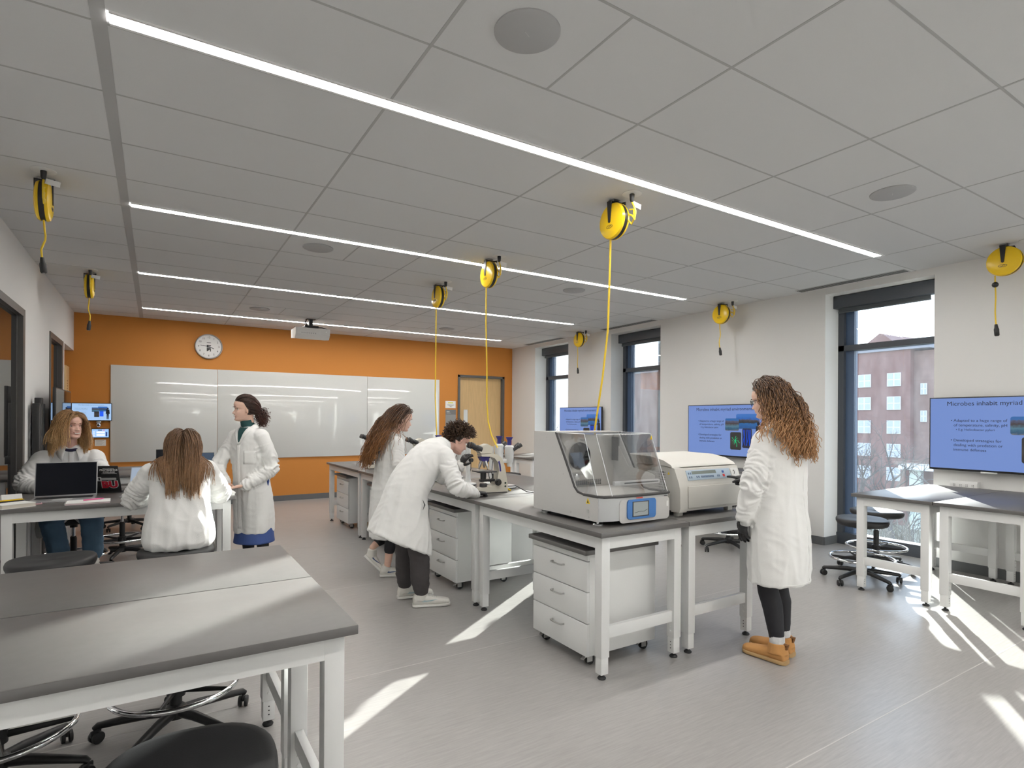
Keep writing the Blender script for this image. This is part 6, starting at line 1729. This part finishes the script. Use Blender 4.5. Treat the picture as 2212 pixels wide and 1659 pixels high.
gc = [(V((1.955, 5.40 + dy, 1.3)), V((1.945, 5.40 + dy, .95)), .115) for dy in (-.07, 0, .07)] + [(V(sh[0]), V(sh[1]), .075)]
def fl_g(p, t, d, R_): return V((-.5 * (1 - t) - .18, -.03, -1)).normalized()
P.hair('hair', HM_G, 800, lambda d, R_: R_.uniform(.48, .62), seed=5, flow=fl_g, colliders=gc, region=lambda d: hair_region(d), curl=lambda R_: (R_.uniform(.003, .009), R_.uniform(.09, .16)),
       rad=(.0028, .0016), lift=.012, spread=.026, init=lambda d, sd: V((sd * .35, -.9, -.15)), jitter=.10)

# --------------------------------------------- standing woman with teal turtleneck
P = Person('person standing in a lab coat, teal turtleneck and blue skirt at the bench end', (.77, 5.88, 0))
F3 = V((-.80, -.60, 0)); L3 = V((.60, -.80, 0))
c0 = V((.745, 5.88, 0))
sh = [c0 + L3 * .155 + Z_ * 1.345, c0 - L3 * .155 + Z_ * 1.345]
el = [V((.925, 5.735, 1.055)), V((.50, 5.98, 1.07))]; wr = [V((.70, 5.715, .905)), V((.535, 5.83, .93))]
hip = [V((.86, 5.83, .80)), V((.76, 5.97, .80))]; kn = [V((.86, 5.82, .45)), V((.75, 5.95, .45))]; an = [V((.88, 5.84, .09)), V((.77, 5.97, .09))]
body_base(P, (.79, 5.89, .86), (.75, 5.88, 1.28), sh, el, wr, hip, kn, an, k=.95)
P.set_head((.705, 5.865, 1.607), (-1, -.10, -.04), smile=.9, neck_to=(.745, 5.88, 1.42), neck_r=.05)
HM_S = hair_mats('dark brown hair', [(0.035, 0.017, 0.012), (0.05, 0.022, 0.015), (0.08, 0.03, 0.022)])
hand_into(P.body, wr[0], (-1, .1, -.12), (0, 0, 1), (.1, .9, 0), curl=(.12, .12, .12, .15), thumb=.15)
hand_into(P.body, wr[1], (.15, -.95, -.40), (.1, -.3, 1), (.9, .2, 0), curl=(.25, .25, .3, .3), thumb=.2)
P.face(HM_S[0], teeth=True); P.finish(hairm=HM_S[0], hairline=hairline)
z3 = lambda x, y, z: V((x, y, z))
ct3 = P.coat([(z3(.80, 5.895, .445), L3, F3, .175, .15), (z3(.798, 5.895, .6), L3, F3, .18, .155), (z3(.785, 5.89, .8), L3, F3, .18, .15), (z3(.77, 5.885, .95), L3, F3, .165, .132), (z3(.755, 5.88, 1.1), L3, F3, .17, .126),
        (z3(.747, 5.88, 1.25), L3, F3, .183, .12), (z3(.743, 5.88, 1.352), L3, F3, .168, .098), (z3(.742, 5.88, 1.405), L3, F3, .11, .078), (z3(.742, 5.88, 1.44), L3, F3, .062, .058)],
       [([sh[0], el[0], wr[0]], [.080, .068, .046]), ([sh[1], el[1], wr[1]], [.078, .066, .046])], seed=9.2, fold=.011, slv=.008)
P.collar((.742, 5.88, 1.432), L3, F3, .066, h=.032, open_=.75, drop=.03)
tn = MB().tube([(.747, 5.88, 1.38), (.744, 5.88, 1.43), (.732, 5.878, 1.475), (.726, 5.875, 1.505)], [.078, .062, .058, .057], 22)
P.addmb('turtleneck', tn, TEAL, None, True)
def frow(z, hw, k=7): return [c0 + L3 * (-hw + 2 * hw * i / (k - 1)) + F3 * .4 + Z_ * z for i in range(k)]
P.patch('turtleneck_front', ct3, [frow(1.435 - .0125 * i, .050 * (1 - i / 12.5)) for i in range(12)], -F3, TEAL, .001)
for sd in (-1, 1):
    P.patch('lapel', ct3, [[c0 + L3 * sd * (.052 * (1 - t) + e * (.045 * (1 - t) + .012)) + F3 * .4 + Z_ * (1.43 - .155 * t) for e in (0, .25, .5, .75, 1)] for t in [i / 10 for i in range(11)]], -F3, COAT, .005)
P.patch('placket', ct3, [frow(1.275 - .03 * i, .018, 4) for i in range(27)], -F3, COAT, .003)
P.patch('chest_pocket', ct3, [[c0 + L3 * (.06 + .02 * j) + F3 * .4 + Z_ * (1.22 - .025 * i) for j in range(6)] for i in range(6)], -F3, COAT, .0025)
P.addmb('pocket_slit', MB().tube([c0 + L3 * .16 + V((.035, .0, z)) - F3 * .03 for z in (.98, .93, .88)], [.003, .012, .003], 8), SKIRT)
sk = MB().loft(smooth_rings([(z3(.80, 5.895, .345), L3, F3, .185, .165), (z3(.80, 5.895, .5), L3, F3, .168, .145), (z3(.79, 5.89, .75), L3, F3, .14, .12), (z3(.79, 5.89, .95), L3, F3, .12, .1)]))
P.add('skirt', remesh(sk, .008, 2), SKIRT)
P.garment('tights', [([h, k_, V(k_).lerp(V(a_), .35), a_], [.085, .056, .055, .036]) for h, k_, a_ in zip(hip, kn, an)], LEGG, fold=0)
for a_ in an: shoe(P, 'shoe', (a_.x + .05, a_.y + .045, 0), (a_.x - .15, a_.y - .12, 0), .25, .09, .07, BLACKP, RUBBER)
bun = V((.855, 5.895, 1.555))
def fl_s(p, t, d, R_):
    v = bun + V((0, 0, .01)) - p
    return v.normalized() if v.length > .015 else V((.3, 0, -1)).normalized()
P.hair('hair', HM_S, 700, lambda d, R_: .10 + .085 * max(0, d.y + .75), seg=.01, seed=12, flow=fl_s, region=hair_region, rad=(.0026, .0018), lift=.006, init=lambda d, sd: V((0, -1, -.1)), jitter=.02)
q = Person.__new__(Person); q.__dict__.update(P.__dict__)
def fl_b(p, t, d, R_): return (V((.35, 0, -.55)) + V((R_.gauss(0, 1), R_.gauss(0, 1), R_.gauss(0, 1))) * .5).normalized()
Mo = P.headM; P.headM = Matrix.Translation(bun) @ Matrix.Scale(.42, 4)
P.hair('bun', HM_S, 260, lambda d, R_: R_.uniform(.06, .11), seg=.008, seed=13, flow=fl_b, region=lambda d: True, curl=lambda R_: (R_.uniform(.006, .012), R_.uniform(.03, .05)), rad=(.0026, .0015), lift=.012, init=lambda d, sd: V((d.x, d.y, d.z - .3)), jitter=.35)
P.headM = Mo

# --------------------------------------------- blond woman behind the laptops
P = Person('smiling person with shoulder length blond hair sitting behind the open laptops', (-.65, 6.66, 0), SKIN2)
F4 = V((.16, -.987, 0)); L4 = V((.987, .16, 0))
sh = [V((-.845, 6.47, 1.15)), V((-.475, 6.50, 1.15))]; el = [V((-.955, 6.34, .945)), V((-.40, 6.36, .955))]; wr = [V((-.74, 6.20, .915)), V((-.50, 6.22, .915))]
hip = [V((-.755, 6.70, .69)), V((-.575, 6.70, .69))]; kn = [V((-.765, 6.33, .62)), V((-.485, 6.33, .62))]; an = [V((-.72, 6.42, .30)), V((-.475, 6.40, .30))]
body_base(P, (-.66, 6.70, .78), (-.655, 6.52, 1.12), sh, el, wr, hip, kn, an)
P.set_head((-.632, 6.33, 1.446), (.55, -.83, -.02), (0, 0, 1), scale=1.03, smile=1.0, jaw=1.16, neck_to=(-.655, 6.46, 1.235))
HM_B = hair_mats('golden blond hair', [(0.30, 0.165, 0.07), (0.46, 0.265, 0.11), (0.58, 0.36, 0.165)])
for w_, d_, sd in ((wr[0], (.85, -.5, -.1), (.5, .8, 0)), (wr[1], (-.5, -.85, -.1), (-.8, .5, 0))): hand_into(P.body, w_, d_, (0, 0, 1), sd)
P.face(mat('light brown brows', (0.22, 0.11, 0.05), .8), teeth=True); P.finish(hairm=HM_B[0], hairline=hairline)
def lap(mb):
    for h_, k_ in zip(hip, kn):
        limb(mb, [h_ + Z_ * .02, V(h_).lerp(V(k_), .7) + Z_ * .005], [.125, .105])
    mb.loft(smooth_rings([(V((-.86, 6.52, .46)), L4, F4, .035, .12), (V((-.84, 6.52, .6)), L4, F4, .07, .14), (V((-.78, 6.56, .72)), L4, F4, .1, .14)]))
ct5 = P.coat([(V((-.66, 6.74, .605)), L4, F4, .225, .18), (V((-.66, 6.71, .75)), L4, F4, .205, .155), (V((-.66, 6.63, .92)), L4, F4, .185, .135), (V((-.658, 6.55, 1.06)), L4, F4, .195, .125), (V((-.656, 6.505, 1.15)), L4, F4, .19, .105),
        (V((-.655, 6.475, 1.225)), L4, F4, .125, .085), (V((-.652, 6.455, 1.27)), L4, F4, .068, .064)],
       [([sh[0], el[0], wr[0]], [.085, .072, .05]), ([sh[1], el[1], wr[1]], [.085, .072, .05])], seed=4.4, fold=.010, extra=lap, slv=.008)
P.collar((-.653, 6.456, 1.252), L4, F4, .068, h=.03, open_=.5, drop=.035, flare=.04, point=.045)
P.addmb('top_neckline', MB().tube([V((-.650, 6.45, 1.255)) + L4 * .058 * cos(a) + F4 * .064 * sin(a) - Z_ * .03 * max(0, sin(a)) for a in [2*pi*i/22 for i in range(23)]], .014, 8), NAVYK, None, True)
P.patch('placket', ct5, [[V((-.655, 6.5, 1.215 - .03 * i)) + L4 * x + F4 * .5 for x in (-.02, -.007, .007, .02)] for i in range(9)], -F4, COAT, .003)
P.garment('jeans', [([h_, k_, V(k_).lerp(V(a_), .5), a_], [.11, .088, .082, .078]) for h_, k_, a_ in zip(hip, kn, an)], JEAN, fold=.005, seed=6)
for a_ in an: shoe(P, 'shoe', (a_.x, a_.y + .07, .19), (a_.x + .01, a_.y - .18, .19), .25, .09, .08, SHOEW, SOLEW, shaft=((a_.x, a_.y, .32), .045))
bc = [(V((-.655 + dx, 6.52, 1.14)), V((-.66 + dx, 6.62, .95)), .108) for dx in (-.08, 0, .08)] + [(sh[0], sh[1], .075)]
def fl_bl(p, t, d, R_):
    hd_ = (P.headM.inverted() @ p)
    return V((0, 0, -1)) + (P.headM.to_3x3() @ V((0, -.25 if hd_.y > -.02 and t < .5 else .08, 0)))
def reg_b(d): return (d.z > .40 + .25 * (d.y - .25)) if d.y > .25 else hair_region(d)
P.hair('hair', HM_B, 2000, lambda d, R_: R_.uniform(.28, .33) if d.z > .2 else R_.uniform(.18, .23), seg=.012, seed=21, part=-.15, flow=lambda p, t, d, R_: (V((0, 0, -1)) + P.headM.to_3x3() @ V((.10 * (1 if d.x > 0 else -1) * (1 - t), .10 if t > .4 else -.15, 0))).normalized(), colliders=bc, region=reg_b, curl=lambda R_: (R_.uniform(.001, .004), R_.uniform(.12, .2)),
       rad=(.0020, .0013), lift=.008, spread=.007, init=lambda d, sd: V((sd * .8, -.15, -.2)), jitter=.03, clip=lambda q: abs(q.x) < .060 and q.y > .040 and q.z < .045)

# --------------------------------------------- seated woman seen from behind
P = Person('person with long straight brown hair sitting with her back to the camera', (.14, 4.72, 0))
sh = [V((-.015, 4.80, 1.135)), V((.32, 4.80, 1.135))]; el = [V((-.135, 4.93, .93)), V((.43, 4.95, .94))]; wr = [V((.0, 5.20, .925)), V((.33, 5.16, .915))]
hip = [V((.06, 4.76, .69)), V((.24, 4.76, .69))]; kn = [V((.05, 5.12, .65)), V((.26, 5.12, .65))]; an = [V((.06, 5.05, .33)), V((.25, 5.05, .33))]
body_base(P, (.15, 4.74, .78), (.155, 4.79, 1.10), sh, el, wr, hip, kn, an)
P.set_head((.172, 4.80, 1.302), (.12, 1, -.22), neck_to=(.158, 4.79, 1.19), neck_r=.05)
HM_K = hair_mats('straight chestnut hair', [(0.15, 0.078, 0.038), (0.22, 0.115, 0.055), (0.29, 0.16, 0.078)])
for w_, d_, sd in ((wr[0], (.3, 1, -.1), (1, 0, 0)), (wr[1], (-.5, 1, -.15), (-1, -.5, 0))): hand_into(P.body, w_, d_, (0, 0, 1), sd)
P.face(HM_K[0]); P.finish(hairm=HM_K[0], hairline=hairline)
ct6 = P.coat([(V((.145, 4.72, .606)), X_, Y_, .205, .185), (V((.145, 4.72, .66)), X_, Y_, .226, .20), (V((.147, 4.72, .78)), X_, Y_, .212, .178), (V((.15, 4.735, .9)), X_, Y_, .188, .142), (V((.153, 4.76, 1.01)), X_, Y_, .188, .13), (V((.155, 4.78, 1.09)), X_, Y_, .192, .12),
        (V((.155, 4.79, 1.145)), X_, Y_, .178, .1), (V((.156, 4.79, 1.19)), X_, Y_, .115, .08), (V((.158, 4.79, 1.22)), X_, Y_, .062, .06)],
       [([sh[0], el[0], wr[0]], [.082, .072, .052]), ([sh[1], el[1], wr[1]], [.082, .072, .052])], seed=6.6, fold=.011, slv=.008)
P.collar((.157, 4.79, 1.2), X_, Y_, .064)
P.seam('back_yoke_seam', ct6, [(.155 + x, 4.2, 1.075) for x in [-.15 + .02 * i for i in range(16)]], (0, 1, 0), r=.002)
P.garment('trousers', [([h_, k_, V(k_).lerp(V(a_), .5), a_], [.10, .08, .07, .06]) for h_, k_, a_ in zip(hip, kn, an)], LEGG, fold=.004, seed=16)
for a_ in an: shoe(P, 'shoe', (a_.x, a_.y - .07, .25), (a_.x, a_.y + .18, .25), .25, .09, .08, SHOEW, SOLEW, shaft=((a_.x, a_.y, .37), .045))
sc_ = [(V((.155 + dx, 4.77, 1.10)), V((.15 + dx, 4.73, .85)), .128) for dx in (-.07, 0, .07)] + [(sh[0], sh[1], .075)]
P.hair('hair', HM_K, 1900, lambda d, R_: (R_.uniform(.40, .46) if d.z > .3 else (R_.uniform(.29, .35) if d.z > -.1 else R_.uniform(.21, .26))), seg=.013, seed=31, flow=lambda p, t, d, R_: V((min(.4, max(-.4, (.165 - p.x) * (3.0 if abs(p.x - .165) > .105 else 0))), -.22 * (1 - t), -1)).normalized(), colliders=sc_[:3], region=lambda d: hair_region(d),
       curl=lambda R_: (R_.uniform(.001, .004), R_.uniform(.14, .22)), rad=(.0021, .0014), lift=.010, spread=.012, init=lambda d, sd: V((sd * .6 * max(0, d.z), -.7 * max(0, d.z) - .1, -.4)), jitter=.03)
